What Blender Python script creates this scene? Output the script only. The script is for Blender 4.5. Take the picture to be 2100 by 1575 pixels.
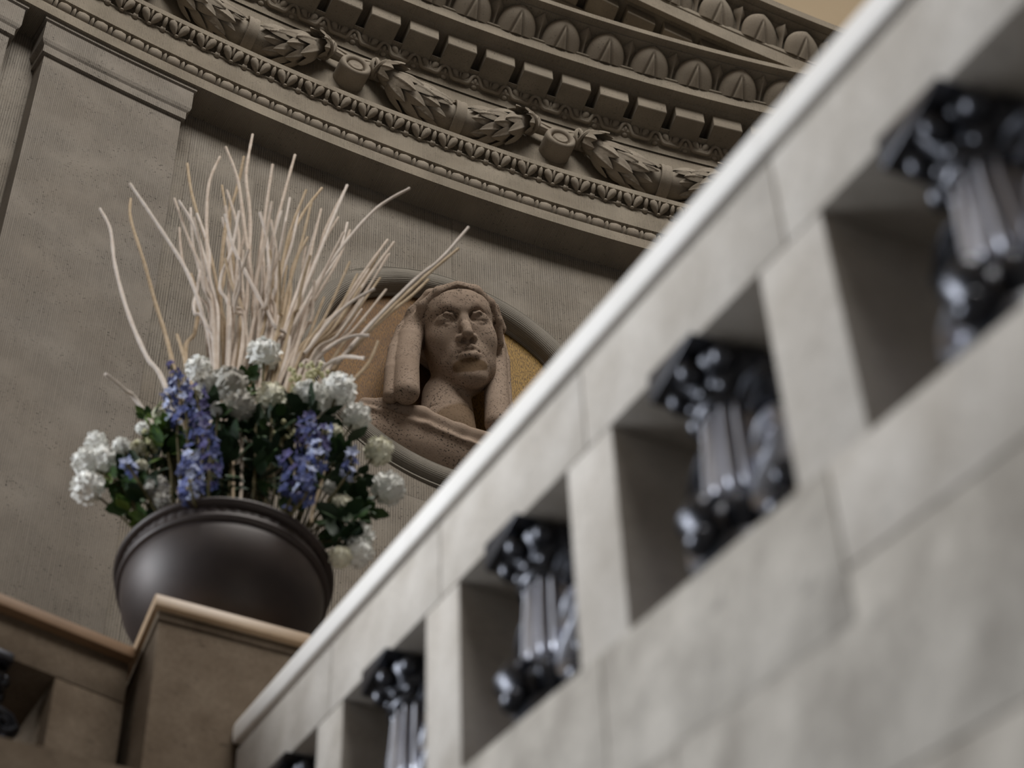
import bpy, bmesh, math, random
import numpy as np
from mathutils import Vector, Matrix
random.seed(7); rng = np.random.default_rng(7)
SC = bpy.context.scene
COL = SC.collection
for o in list(bpy.data.objects): bpy.data.objects.remove(o)
PI = math.pi

# ------------------------------------------------------------------ camera
FPX = 4958.0                                   # 85 mm on a 36 mm sensor, 2100 px wide
CX, CY = 1050.0, 787.5
ZEN = np.array([885.0 - CX, -3150.0 - CY, FPX]) # where plumb lines meet
UPC = ZEN / np.linalg.norm(ZEN)
_y = np.array([0, 0, 1.0]) - UPC * UPC[2]; _y /= np.linalg.norm(_y)
_x = np.cross(_y, UPC)
if _x[0] < 0: _x = -_x
RW = np.array([_x, _y, UPC])                   # camera axes (right, down, forward) -> world
cam = bpy.data.cameras.new('camera'); camo = bpy.data.objects.new('camera', cam); COL.objects.link(camo)
r_, d_, f_ = RW[:, 0], RW[:, 1], RW[:, 2]
camo.matrix_world = Matrix(((r_[0], -d_[0], -f_[0], 0), (r_[1], -d_[1], -f_[1], 0), (r_[2], -d_[2], -f_[2], 0), (0, 0, 0, 1)))
cam.sensor_width = 36; cam.lens = 85.0; cam.clip_start = .05; cam.clip_end = 200
cam.dof.use_dof = True; cam.dof.focus_distance = 11.7; cam.dof.aperture_fstop = 2.6; cam.dof.aperture_blades = 0
SC.camera = camo
SC.view_settings.view_transform = 'Standard'; SC.view_settings.look = 'None'
SC.view_settings.gamma = 1; SC.view_settings.exposure = 0.0; SC.view_settings.use_curve_mapping = False

# ------------------------------------------------------------------ light
world = bpy.data.worlds.new('world'); SC.world = world; world.use_nodes = True
world.node_tree.nodes['Background'].inputs[0].default_value = (.75, .85, 1, 1)
world.node_tree.nodes['Background'].inputs[1].default_value = 0.3
def area(name, loc, to, sx, sy, power, col, shape='RECTANGLE'):
    l = bpy.data.lights.new(name, 'AREA'); l.shape = shape; l.size = sx
    if shape in ('RECTANGLE', 'ELLIPSE'): l.size_y = sy
    l.energy = power; l.color = col
    o = bpy.data.objects.new(name, l); COL.objects.link(o); o.location = loc
    o.rotation_euler = (Vector(to) - Vector(loc)).to_track_quat('-Z', 'Y').to_euler()
    return o
wl = area('window_daylight', (-7.4, 3.0, 5.9), (0, 3.2, 3.9), 2.2, 4.2, 178, (.92, .96, 1.0)); wl.data.spread = math.radians(84)
area('skylight', (3.0, -2.2, 17.4), (3.0, -2.2, 0), 8.0, 8.0, 2150, (1.0, .97, .92), 'DISK')

# ------------------------------------------------------------------ pixel helpers (true depths)
def ray(px, py): return RW @ np.array([(px - CX) / FPX, (py - CY) / FPX, 1.0])
def at(px, py, depth): return ray(px, py) * depth

# ------------------------------------------------------------------ materials
def mat(name, rough=.8, metal=0.0, spec=.3):
    m = bpy.data.materials.new(name); m.use_nodes = True
    nt = m.node_tree; b = nt.nodes['Principled BSDF']
    b.inputs['Roughness'].default_value = rough; b.inputs['Metallic'].default_value = metal
    b.inputs['Specular IOR Level'].default_value = spec
    return m, nt, b
def nd(nt, t, **k):
    n = nt.nodes.new(t)
    for a, v in k.items(): setattr(n, a, v)
    return n
def math_(nt, op, a, b=None, c=None, clamp=False):
    n = nd(nt, 'ShaderNodeMath', operation=op); n.use_clamp = clamp
    for i, v in enumerate((a, b, c)):
        if v is None: continue
        if isinstance(v, (int, float)): n.inputs[i].default_value = v
        else: nt.links.new(v, n.inputs[i])
    return n.outputs[0]
def mixc(nt, fac, a, b, mode='MIX'):
    n = nd(nt, 'ShaderNodeMix', data_type='RGBA', blend_type=mode)
    for s, v in ((0, fac), (6, a), (7, b)):
        if isinstance(v, (int, float)): n.inputs[s].default_value = v
        elif isinstance(v, tuple): n.inputs[s].default_value = (*v, 1)
        else: nt.links.new(v, n.inputs[s])
    return n.outputs[2]
def noise(nt, vec, scale, detail=4, rough=.55):
    n = nd(nt, 'ShaderNodeTexNoise'); n.inputs['Scale'].default_value = scale
    n.inputs['Detail'].default_value = detail; n.inputs['Roughness'].default_value = rough
    nt.links.new(vec, n.inputs['Vector']); return n.outputs['Fac']
def ramp(nt, v, lo, hi):
    n = nd(nt, 'ShaderNodeMapRange'); n.inputs[1].default_value = lo; n.inputs[2].default_value = hi
    nt.links.new(v, n.inputs[0]); return n.outputs[0]
def coords(nt):
    tc = nd(nt, 'ShaderNodeTexCoord'); oi = nd(nt, 'ShaderNodeObjectInfo')
    v = nd(nt, 'ShaderNodeVectorMath', operation='MULTIPLY_ADD')
    cx = nd(nt, 'ShaderNodeCombineXYZ')
    for i in range(3): nt.links.new(oi.outputs['Random'], cx.inputs[i])
    nt.links.new(cx.outputs[0], v.inputs[0]); v.inputs[1].default_value = (17, 31, 23)
    nt.links.new(tc.outputs['Object'], v.inputs[2]); return v.outputs[0], tc

def stone(name, ca, cb, pitch=0, tool=.5, pits=.5, pscale=60, blotch=2.2, rough=.85, stain=None, bump=.6, spec=.25, grain=220, pth=.62):
    m, nt, b = mat(name, rough, 0, spec)
    v, tc = coords(nt)
    big = ramp(nt, noise(nt, v, blotch, 5, .6), .34, .68)
    col = mixc(nt, big, ca, cb)
    fine = noise(nt, v, grain, 3, .6)
    col = mixc(nt, .38, col, mixc(nt, fine, (.25, .25, .25), (1, 1, 1)), 'OVERLAY')
    hgt = math_(nt, 'MULTIPLY', fine, .25)
    if pitch:
        sp = nd(nt, 'ShaderNodeSeparateXYZ'); nt.links.new(tc.outputs['UV'], sp.inputs[0])
        st = nd(nt, 'ShaderNodeMapping'); st.inputs['Scale'].default_value = (70, 3.5, 1)
        nt.links.new(tc.outputs['UV'], st.inputs[0])
        wob = noise(nt, st.outputs[0], 1.0, 2, .5)
        ph = math_(nt, 'MULTIPLY_ADD', sp.outputs[0], 2 * PI / pitch, math_(nt, 'MULTIPLY', wob, 5.0))
        s = math_(nt, 'MULTIPLY_ADD', math_(nt, 'SINE', ph), .5, .5)
        amp = ramp(nt, noise(nt, v, 5.0, 3, .5), .2, .6)
        s = math_(nt, 'MULTIPLY', s, amp)
        col = mixc(nt, math_(nt, 'MULTIPLY', s, tool), col, mixc(nt, .62, col, (.012, .010, .008)))
        hgt = math_(nt, 'SUBTRACT', hgt, math_(nt, 'MULTIPLY', s, .8))
    if pits:
        mp = nd(nt, 'ShaderNodeMapping'); mp.inputs['Scale'].default_value = (1, 1, 1.9)
        nt.links.new(v, mp.inputs[0])
        p = ramp(nt, noise(nt, mp.outputs[0], pscale, 3, .62), pth, pth + .05)
        dens = ramp(nt, noise(nt, v, 6, 2), .36, .6)
        p = math_(nt, 'MULTIPLY', math_(nt, 'MULTIPLY', p, dens), pits, clamp=True)
        col = mixc(nt, p, col, mixc(nt, .86, col, (.008, .007, .007)))
        hgt = math_(nt, 'SUBTRACT', hgt, math_(nt, 'MULTIPLY', p, 1.2))
    if stain:
        at_ = nd(nt, 'ShaderNodeAttribute', attribute_name='stain')
        col = mixc(nt, at_.outputs['Fac'], col, stain)
    bp = nd(nt, 'ShaderNodeBump'); bp.inputs['Strength'].default_value = bump; bp.inputs['Distance'].default_value = .004
    nt.links.new(hgt, bp.inputs['Height']); nt.links.new(bp.outputs[0], b.inputs['Normal'])
    nt.links.new(col, b.inputs['Base Color'])
    return m
def plain(name, ca, cb, scale=8, rough=.6, metal=0, spec=.4, bump=0, sub=0, trans=0):
    m, nt, b = mat(name, rough, metal, spec); v, tc = coords(nt)
    n = noise(nt, v, scale, 4)
    nt.links.new(mixc(nt, ramp(nt, n, .3, .7), ca, cb), b.inputs['Base Color'])
    if bump:
        bp = nd(nt, 'ShaderNodeBump'); bp.inputs['Strength'].default_value = bump; bp.inputs['Distance'].default_value = .003
        nt.links.new(n, bp.inputs['Height']); nt.links.new(bp.outputs[0], b.inputs['Normal'])
    if sub: b.inputs['Subsurface Weight'].default_value = sub; b.inputs['Subsurface Radius'].default_value = (.02, .02, .02)
    return m
WALLC = ((.230, .198, .160), (.272, .242, .204))
M = {}
M['wall'] = stone('tooled wall stone', *WALLC, pitch=.0118, tool=.75, pits=.75, pscale=75)
M['pil'] = stone('tooled pilaster stone', (.235, .204, .170), (.258, .230, .198), pitch=.0088, tool=.6, pits=.9, pscale=70)
M['ent'] = stone('tooled entablature stone', (.235, .198, .152), (.290, .250, .196), pitch=.0078, tool=.55, pits=.6, pscale=90)
M['carve'] = stone('carved stone', (.235, .198, .155), (.290, .25, .20), 0, pits=.5, pscale=110, blotch=3)
M['bust'] = stone('pitted brown sandstone', (.265, .195, .145), (.33, .25, .192), 0, pits=1.0, pscale=95, pth=.585, blotch=5, stain=(.150, .092, .046), bump=.8)
M['stair'] = stone('grey stair stone', (.37, .335, .295), (.50, .465, .425), 0, pits=.25, pscale=25, blotch=4.5, rough=.9, grain=90, bump=.3, spec=.1)
M['string'] = stone('mottled string stone', (.25, .225, .195), (.44, .405, .36), 0, pits=.3, pscale=12, blotch=5.5, rough=.75, grain=70, bump=.4)
M['newel'] = stone('brown newel stone', (.105, .080, .058), (.160, .127, .096), 0, pits=.4, pscale=20, blotch=5, rough=.95, grain=80, bump=.3, spec=.04)
M['cap'] = stone('honed cap stone', (.36, .25, .155), (.43, .31, .20), 0, pits=0, blotch=4, rough=.45, bump=.15, spec=.5)
M['railcap'] = stone('honed rail cap stone', (.80, .77, .73), (.86, .83, .80), 0, pits=0, blotch=4, rough=.4, bump=.15, spec=.5)
M['plaster'] = plain('tan plaster', (.40, .31, .20), (.44, .345, .235), 1.2, .9)
M['dark'] = plain('grey room wall', (.18, .18, .185), (.22, .22, .225), 1.2, .9, 0, .1)
M['floor'] = plain('stone floor', (.17, .17, .17), (.22, .22, .22), 1.5, .5)
M['bronze'] = plain('dark bronze', (.045, .047, .056), (.09, .092, .105), 14, .34, .95, .6, bump=.15)
M['bronze_lit'] = plain('bronze with painted highlights', (.46, .47, .53), (.58, .59, .65), 14, .36, .95, .6, bump=.1)  # lighter copy of the bronze, window highlights put into its base colour
M['urn'] = plain('dark brown cast metal', (.026, .019, .018), (.052, .038, .035), 5, .50, .25, .6, bump=.12)
M['twig'] = plain('pale bleached twig', (.52, .42, .34), (.66, .57, .49), 40, .75, 0, .2)
M['twigw'] = plain('whitened twig', (.64, .55, .48), (.74, .67, .61), 40, .75, 0, .2)
M['twigt'] = plain('tan twig', (.42, .315, .20), (.54, .43, .31), 40, .75, 0, .2)
M['white'] = plain('white petals', (.84, .84, .80), (.92, .92, .90), 60, .75, 0, .2)
M['cream'] = plain('cream petals', (.74, .72, .56), (.86, .84, .74), 60, .75, 0, .2)
M['grey'] = plain('greyed petals', (.42, .40, .36), (.58, .56, .51), 60, .75, 0, .2)
M['blue'] = plain('blue petals', (.040, .052, .165), (.095, .118, .29), 40, .65, 0, .3)
M['pale'] = plain('pale blue petals', (.30, .36, .60), (.58, .62, .78), 40, .7, 0, .3)
M['violet'] = plain('violet petals', (.048, .042, .14), (.115, .105, .26), 40, .65, 0, .3)
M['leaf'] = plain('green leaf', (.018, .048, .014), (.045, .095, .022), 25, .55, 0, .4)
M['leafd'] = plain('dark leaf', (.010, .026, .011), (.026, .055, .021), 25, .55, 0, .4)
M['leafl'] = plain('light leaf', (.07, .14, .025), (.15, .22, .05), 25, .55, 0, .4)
M['yellow'] = plain('yellow green buds', (.40, .38, .20), (.58, .56, .36), 40, .65, 0, .3)
M['stem'] = plain('brown green stem', (.05, .05, .018), (.12, .09, .04), 30, .7, 0, .2)

def gold_mat():
    m, nt, b = mat('gold mosaic', .6, .25, .3)
    v, tc = coords(nt)
    sp = nd(nt, 'ShaderNodeSeparateXYZ'); nt.links.new(tc.outputs['UV'], sp.inputs[0])
    st = nd(nt, 'ShaderNodeMapping'); st.inputs['Scale'].default_value = (170, 45, 1); nt.links.new(tc.outputs['UV'], st.inputs[0])
    a = noise(nt, st.outputs[0], 1, 3, .6)
    big = ramp(nt, noise(nt, v, 4, 4), .35, .65)
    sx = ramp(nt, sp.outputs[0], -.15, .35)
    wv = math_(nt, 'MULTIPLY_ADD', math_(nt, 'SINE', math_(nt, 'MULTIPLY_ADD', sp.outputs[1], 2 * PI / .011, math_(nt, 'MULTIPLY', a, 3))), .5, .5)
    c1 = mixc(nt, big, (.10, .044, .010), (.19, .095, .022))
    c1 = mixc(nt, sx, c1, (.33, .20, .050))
    k = math_(nt, 'MULTIPLY', ramp(nt, a, .42, .62), .75)
    c = mixc(nt, k, c1, (.06, .032, .014))
    c = mixc(nt, math_(nt, 'MULTIPLY', wv, .3), c, (.05, .03, .015))
    nt.links.new(c, b.inputs['Base Color'])
    bp = nd(nt, 'ShaderNodeBump'); bp.inputs['Strength'].default_value = .5; bp.inputs['Distance'].default_value = .003
    nt.links.new(a, bp.inputs['Height']); nt.links.new(bp.outputs[0], b.inputs['Normal'])
    return m
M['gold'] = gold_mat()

# ------------------------------------------------------------------ mesh helpers
def mkmesh(name, V, F, material, uv=None, smooth=True, fix=False, sharp=None):
    me = bpy.data.meshes.new(name)
    me.from_pydata([tuple(map(float, p)) for p in V], [], [tuple(map(int, f)) for f in F])
    if uv is not None:
        lay = me.uv_layers.new(name='UVMap')
        li = np.empty(len(me.loops), dtype=np.int32); me.loops.foreach_get('vertex_index', li)
        lay.data.foreach_set('uv', np.asarray(uv, dtype=np.float32)[li].ravel())
    if fix:
        bm = bmesh.new(); bm.from_mesh(me); bmesh.ops.recalc_face_normals(bm, faces=bm.faces); bm.to_mesh(me); bm.free()
    if smooth: me.polygons.foreach_set('use_smooth', [True] * len(me.polygons))
    if smooth and sharp: me.set_sharp_from_angle(angle=math.radians(sharp))
    me.materials.append(material); me.update(); return me
def link(name, me, parent=None, mw=None, **props):
    o = bpy.data.objects.new(name, me); COL.objects.link(o)
    if parent is not None: o.parent = parent
    if mw is not None: o.matrix_local = mw
    for k, v in props.items(): o[k] = v
    return o
def thing(name, label, cat, loc=(0, 0, 0), group=None, mw=None):
    o = bpy.data.objects.new(name, None); COL.objects.link(o); o.empty_display_size = .1
    if mw is not None: o.matrix_world = mw
    else: o.location = loc
    o['label'] = label; o['category'] = cat
    if group: o['group'] = group
    return o
class MB:
    def __init__(s): s.V = []; s.F = []
    def add(s, V, F):
        k = len(s.V); s.V += [tuple(p) for p in V]; s.F += [tuple(i + k for i in f) for f in F]
    def box(s, lo, hi, tr=None):
        x0, y0, z0 = lo; x1, y1, z1 = hi
        V = [(x0, y0, z0), (x1, y0, z0), (x1, y1, z0), (x0, y1, z0), (x0, y0, z1), (x1, y0, z1), (x1, y1, z1), (x0, y1, z1)]
        if tr: V = [tr(*p) for p in V]
        s.add(V, [(0, 3, 2, 1), (4, 5, 6, 7), (0, 1, 5, 4), (1, 2, 6, 5), (2, 3, 7, 6), (3, 0, 4, 7)])
    def tube(s, P, R, n=8, flat=1.0, up=None, cap=True):
        P = [np.asarray(p, float) for p in P]; m = len(P)
        if isinstance(R, (int, float)): R = [R] * m
        V = []; prev = None
        for i in range(m):
            t = P[min(i + 1, m - 1)] - P[max(i - 1, 0)]; t = t / (np.linalg.norm(t) + 1e-12)
            if prev is None:
                a = np.array(up if up is not None else ((0, 0, 1.0) if abs(t[2]) < .9 else (1.0, 0, 0)), float)
            else: a = prev
            a = a - t * (a @ t); a /= np.linalg.norm(a) + 1e-12; prev = a; b = np.cross(t, a)
            for k in range(n):
                th = 2 * PI * k / n
                V.append(P[i] + R[i] * (math.cos(th) * a * flat + math.sin(th) * b))
        F = [(i * n + k, i * n + (k + 1) % n, (i + 1) * n + (k + 1) % n, (i + 1) * n + k) for i in range(m - 1) for k in range(n)]
        if cap: F += [tuple(range(n - 1, -1, -1)), tuple((m - 1) * n + k for k in range(n))]
        s.add(V, F)
    def lathe(s, prof, n=32, mod=None, close=True):
        V = []
        for i, (r, z) in enumerate(prof):
            for k in range(n):
                a = 2 * PI * k / n
                rr = r * (mod(a, i, z) if mod else 1)
                V.append((rr * math.cos(a), rr * math.sin(a), z))
        m = len(prof)
        F = [(i * n + k, i * n + (k + 1) % n, (i + 1) * n + (k + 1) % n, (i + 1) * n + k) for i in range(m - 1) for k in range(n)]
        if close: F += [tuple(range(n - 1, -1, -1)), tuple((m - 1) * n + k for k in range(n))]
        s.add(V, F)
    def ell(s, c, r, nu=10, nv=7, rot=None):
        V = []; F = []
        for j in range(nv + 1):
            th = PI * j / nv
            for i in range(nu):
                a = 2 * PI * i / nu
                p = np.array([r[0] * math.sin(th) * math.cos(a), r[1] * math.sin(th) * math.sin(a), r[2] * math.cos(th)])
                if rot is not None: p = rot @ p
                V.append(p + np.array(c))
        for j in range(nv):
            for i in range(nu):
                q = (j * nu + i, (j + 1) * nu + i, (j + 1) * nu + (i + 1) % nu, j * nu + (i + 1) % nu)
                F.append(q)
        s.add(V, F)
    def mesh(s, name, m, smooth=True, sharp=40, uv=None, fix=True):
        return mkmesh(name, s.V, s.F, m, uv, smooth, fix, sharp)
def bevel(me, w, seg=1):
    bm = bmesh.new(); bm.from_mesh(me)
    es = [e for e in bm.edges if len(e.link_faces) == 2 and e.calc_face_angle(0) > .6]
    bmesh.ops.bevel(bm, geom=es, offset=w, segments=seg, affect='EDGES', profile=.5, clamp_overlap=True)
    bm.to_mesh(me); bm.free(); me.polygons.foreach_set('use_smooth', [True] * len(me.polygons)); me.set_sharp_from_angle(angle=.6)
    return me
def rotz(a): return np.array([[math.cos(a), -math.sin(a), 0], [math.sin(a), math.cos(a), 0], [0, 0, 1.0]])

# rotunda frame: s runs along the wall (metres, to the right), z up, r from the rotunda's axis
AX = np.array([5.29893864, -4.82618691]); R0 = 13.0208
def cyl(s, z, r):
    a = PI / 2 - s / R0
    return np.array([AX[0] + r * math.cos(a), AX[1] + r * math.sin(a), z])
def frame(s, z, r, tilt=0.0):
    """matrix: x along the wall, y up (leaning out into the room by tilt), z out of the wall"""
    a = PI / 2 - s / R0
    n = np.array([-math.cos(a), -math.sin(a), 0]); u = np.array([0, 0, 1.0]); x = np.cross(u, n)
    y = u * math.cos(tilt) + n * math.sin(tilt); zz = n * math.cos(tilt) - u * math.sin(tilt)
    p = cyl(s, z, r)
    return Matrix(((x[0], y[0], zz[0], p[0]), (x[1], y[1], zz[1], p[1]), (x[2], y[2], zz[2], p[2]), (0, 0, 0, 1)))
def sweep(name, prof, s0, s1, ds, m, dz=None, smooth=False):
    n = max(2, int(abs(s1 - s0) / ds) + 1); S = np.linspace(s0, s1, n)
    V = []; UV = []; F = []
    # separate strips so that each face of the moulding keeps crisp edges
    L = 0
    for (ra, za), (rb, zb) in zip(prof[:-1], prof[1:]):
        k = len(V); l = math.hypot(rb - ra, zb - za)
        for s in S:
            d = dz(s) if dz else 0
            V += [cyl(s, za + d, ra), cyl(s, zb + d, rb)]; UV += [(s, L), (s, L + l)]
        for i in range(n - 1):
            a = k + 2 * i; F.append((a, a + 1, a + 3, a + 2))
        L += l
    return mkmesh(name, V, F, m, UV, smooth)

# ------------------------------------------------------------------ implicit surfaces
def nets(fn, lo, hi, h):
    lo = np.array(lo, float); n = np.ceil((np.array(hi) - lo) / h).astype(int) + 1
    X, Y, Z = np.meshgrid(*[(lo[i] + h * np.arange(n[i])).astype(np.float32) for i in range(3)], indexing='ij')
    D = fn(X, Y, Z).astype(np.float32)
    D[0] = np.maximum(D[0], 1e-3); D[-1] = np.maximum(D[-1], 1e-3); D[:, 0] = np.maximum(D[:, 0], 1e-3); D[:, -1] = np.maximum(D[:, -1], 1e-3)
    D[:, :, 0] = np.maximum(D[:, :, 0], 1e-3); D[:, :, -1] = np.maximum(D[:, :, -1], 1e-3)
    ins = D < 0
    cs = tuple(k - 1 for k in n)
    cnt = np.zeros(cs, np.int16)
    corner = lambda A, i, j, k: A[i:i + cs[0], j:j + cs[1], k:k + cs[2]]
    tot = sum(corner(ins, i, j, k).astype(np.int8) for i in (0, 1) for j in (0, 1) for k in (0, 1))
    act = np.argwhere((tot > 0) & (tot < 8))
    a0, a1, a2 = act.T
    acc = np.zeros((len(act), 3)); c = np.zeros(len(act))
    for ax in range(3):
        for p in (0, 1):
            for q in (0, 1):
                o = [0, 0, 0]; oo = [i for i in range(3) if i != ax]; o[oo[0]] = p; o[oo[1]] = q
                e = list(o); e[ax] = 1
                va = D[a0 + o[0], a1 + o[1], a2 + o[2]]; vb = D[a0 + e[0], a1 + e[1], a2 + e[2]]
                mk = (va < 0) != (vb < 0)
                t = np.where(mk, va / np.where(mk, va - vb, 1), 0)
                pt = np.tile(np.array(o, float), (len(act), 1)); pt[:, ax] = t
                acc += pt * mk[:, None]; c += mk
    V = lo + h * (act + acc / c[:, None])
    idx = -np.ones(cs, np.int64); idx[a0, a1, a2] = np.arange(len(act))
    F = []
    for ax in range(3):
        sl0 = [slice(None)] * 3; sl1 = [slice(None)] * 3; sl0[ax] = slice(0, -1); sl1[ax] = slice(1, None)
        A, B = ins[tuple(sl0)], ins[tuple(sl1)]
        oo = [i for i in range(3) if i != ax]
        for inv in (0, 1):
            E = np.argwhere((A & ~B) if not inv else (~A & B))
            if not len(E): continue
            ok = (E[:, oo[0]] > 0) & (E[:, oo[1]] > 0) & (E[:, oo[0]] < n[oo[0]] - 1) & (E[:, oo[1]] < n[oo[1]] - 1)
            E = E[ok]; q = []
            for p, r in ((0, 0), (1, 0), (1, 1), (0, 1)):
                G = E.copy(); G[:, oo[0]] -= 1 - p; G[:, oo[1]] -= 1 - r
                q.append(idx[G[:, 0], G[:, 1], G[:, 2]])
            q = np.array(q).T
            flip = bool(inv) ^ (ax == 1)
            F.append(q[:, ::-1] if flip else q)
    F = np.concatenate(F); F = F[(F >= 0).all(1)]
    return V, F
def sm(a, b, k):
    h = np.clip(.5 + .5 * (b - a) / k, 0, 1); return b * (1 - h) + a * h - k * h * (1 - h)
def sub(a, b, k): return -sm(-a, b, k)
def S_ell(X, Y, Z, c, r):
    x, y, z = (X - c[0]) / r[0], (Y - c[1]) / r[1], (Z - c[2]) / r[2]
    k = np.sqrt(x * x + y * y + z * z) + 1e-6
    k2 = np.sqrt((x / r[0]) ** 2 + (y / r[1]) ** 2 + (z / r[2]) ** 2) + 1e-6
    return k * (k - 1) / k2
def S_cap(X, Y, Z, a, b, ra, rb=None, flat=(1, 1, 1)):
    rb = ra if rb is None else rb
    a = np.array(a, float) / flat; b = np.array(b, float) / flat; d = b - a
    x, y, z = X / flat[0] - a[0], Y / flat[1] - a[1], Z / flat[2] - a[2]
    t = np.clip((x * d[0] + y * d[1] + z * d[2]) / (d @ d + 1e-12), 0, 1)
    return np.sqrt((x - d[0] * t) ** 2 + (y - d[1] * t) ** 2 + (z - d[2] * t) ** 2) - (ra + (rb - ra) * t)
def S_chain(X, Y, Z, P, R, k, flat=(1, 1, 1)):
    d = None
    for i in range(len(P) - 1):
        e = S_cap(X, Y, Z, P[i], P[i + 1], R[i], R[i + 1], flat); d = e if d is None else sm(d, e, k)
    return d

# ================================================================== SETTING
MS, MZ = -5.755, 8.775                         # middle of the medallion
ZS = 10.10                                     # underside of the architrave
def patch(s0, s1, z0, z1, r, ds=.12):
    n = max(2, int((s1 - s0) / ds) + 1); S = np.linspace(s0, s1, n); V = []; UV = []; F = []
    for s in S: V += [cyl(s, z0, r), cyl(s, z1, r)]; UV += [(s, z0), (s, z1)]
    F = [(2 * i, 2 * i + 1, 2 * i + 3, 2 * i + 2) for i in range(n - 1)]
    return V, F, UV
def merged(parts, name, m, smooth=False):
    V = []; F = []; UV = []
    for v, f, u in parts:
        k = len(V); V += v; UV += u; F += [tuple(i + k for i in q) for q in f]
    return mkmesh(name, V, F, m, UV, smooth)
back = [patch(-10.2, -6.62, -1.6, 10.3, 13.034), patch(-4.90, -1.0, -1.6, 10.3, 13.034), patch(-6.62, -4.90, -1.6, 7.90, 13.034), patch(-6.62, -4.90, 9.65, 10.3, 13.034)]
wall = link('wall_back', merged(back, 'wall_back', M['wall']), kind='structure')
G = .0007
link('wall_front', merged([patch(-1.0, 65.6, -1.6, 10.3, 13.034, .6), patch(65.6, 71.7, 8.4, 10.3, 13.034, .6), patch(65.6, 71.7, -1.6, 1.8, 13.034, .6)], 'wall_front', M['dark'], True), kind='structure')
def wstone(s0, s1, z0, z1):
    v, f, u = patch(s0 + G, s1 - G, z0 + G, z1 - G, R0)
    v2, f2, u2 = patch(s0 + G, s1 - G, z0 + G, z1 - G, R0 + .012)
    n = len(v); k = len(v) // 2
    f = f + [(0, 1, n + 1, n), (2 * k - 2, n + 2 * k - 2, n + 2 * k - 1, 2 * k - 1)]
    f += [(2 * i, n + 2 * i, n + 2 * i + 2, 2 * i + 2) for i in range(k - 1)] + [(2 * i + 1, 2 * i + 3, n + 2 * i + 3, n + 2 * i + 1) for i in range(k - 1)]
    link('wall_stone', mkmesh('wall_stone', v + v2, f, M['wall'], u + u2, False), wall)
JS = -5.712
Q0, Q1, Y0, Y1 = MS - 1.05, MS + 1.05, MZ - .9, ZS + .01
for a, b in ((-9.6, -8.1), (-8.1, -7.15), (-7.15, Q0), (Q1, -4.1), (-4.1, -2.6)): wstone(a, b, Y0, Y1)
for z0, z1, js in ((6.9, Y0, (-9.6, -8.1, -7.15, -6.3, -4.6, -2.6)), (5.9, 6.9, (-9.6, -8.1, -7.15, -5.4, -3.6, -2.6)), (4.9, 5.9, (-9.6, -8.1, -7.15, -6.3, -4.6, -2.6))):
    for a, b in zip(js[:-1], js[1:]): wstone(a, b, z0, z1)
def ringstone(right):
    hx = 1.05 - G; ht, hb = Y1 - MZ, .9 - G; V = []; UV = []; F = []
    A = sorted(list(np.linspace(-PI / 2, PI / 2, 90)) + [math.atan2(ht, hx), -math.atan2(hb, hx)])
    for a in A:
        c, s = math.cos(a), math.sin(a)
        m = min(hx / max(c, 1e-9), (ht if s > 0 else hb) / max(abs(s), 1e-9))
        for q in (.70, .80, m):
            x = (q * c + G) * (1 if right else -1); V.append(cyl(MS + x, MZ + q * s, R0)); UV.append((MS + x, MZ + q * s))
    for i in range(len(A) - 1):
        for j in range(2): F.append((3 * i + j, 3 * i + j + 1, 3 * i + j + 4, 3 * i + j + 3))
    link('wall_stone', mkmesh('wall_stone', V, F, M['wall'], UV, False), wall)
ringstone(True); ringstone(False)

link('wall_upper', merged([patch(-11.5, 70.3, 10.2, 18.0, 13.06, .5)], 'wall_upper', M['plaster'], True), kind='structure')
def disc(name, r0, r1, z, m, n=72, c=AX):
    V = []; F = []
    for i in range(n):
        a = 2 * PI * i / n
        V += [(c[0] + r * math.cos(a), c[1] + r * math.sin(a), z) for r in (r0, r1)]
    for i in range(n): j = (i + 1) % n; F.append((2 * i, 2 * i + 1, 2 * j + 1, 2 * j))
    return mkmesh(name, V, F, m, [(v[0], v[1]) for v in V], False)
link('ceiling', disc('ceiling', 4.4, 20.0, 17.9, M['plaster'], 72, (3.0, -2.2)), kind='structure')
link('floor', disc('floor', .02, 13.2, -1.6, M['floor']), kind='structure')

# ---- carved pieces (x along, y up, z out)
def field(nx, ny, H, w, zf, name, m, back=.04):
    V = []; F = []
    for j in range(ny + 1):
        y = H * j / ny; ww = w(y / H)
        for i in range(nx + 1):
            t = -1 + 2 * i / nx
            V.append((t * ww, y, zf(t, y / H, t * ww)))
    for j in range(ny):
        for i in range(nx): a = j * (nx + 1) + i; F.append((a, a + 1, a + nx + 2, a + nx + 1))
    k = len(V); V += [(V[i][0], V[i][1], -back) for i in range(nx + 1)]; k2 = len(V); V += [V[i] for i in range(nx + 1)]
    F += [(k + i, k + i + 1, k2 + i + 1, k2 + i) for i in range(nx)]
    return mkmesh(name, V, F, m, None, True)
EH, EW = .172, .122
def eggw(q): return EW * max(.02, (1 - q ** 2.5)) ** .5 * (.93 + .07 * q)
def eggz(t, q, x):
    b = .066 * max(0, 1 - abs(t) ** 2.6) ** .5 * (.72 + .5 * q - .55 * q ** 4) - .012
    if q < .80:
        c = .034 * (1 - q / .8) + .001
        g = math.exp(-((abs(x) - c) / .0055) ** 2) * .013
        g -= .004 * math.exp(-(x / .010) ** 2) * (q < .7)
        b -= g * min(1, (0.8 - q) * 6)
    return b
egg_me = field(44, 22, EH, eggw, eggz, 'egg', M['carve'])
def dartw(q): return .011 + .030 * math.exp(-((q - .80) / .22) ** 2) if q < .8 else .041 * max(.03, 1 - ((q - .8) / .22) ** 2) ** .6
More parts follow.
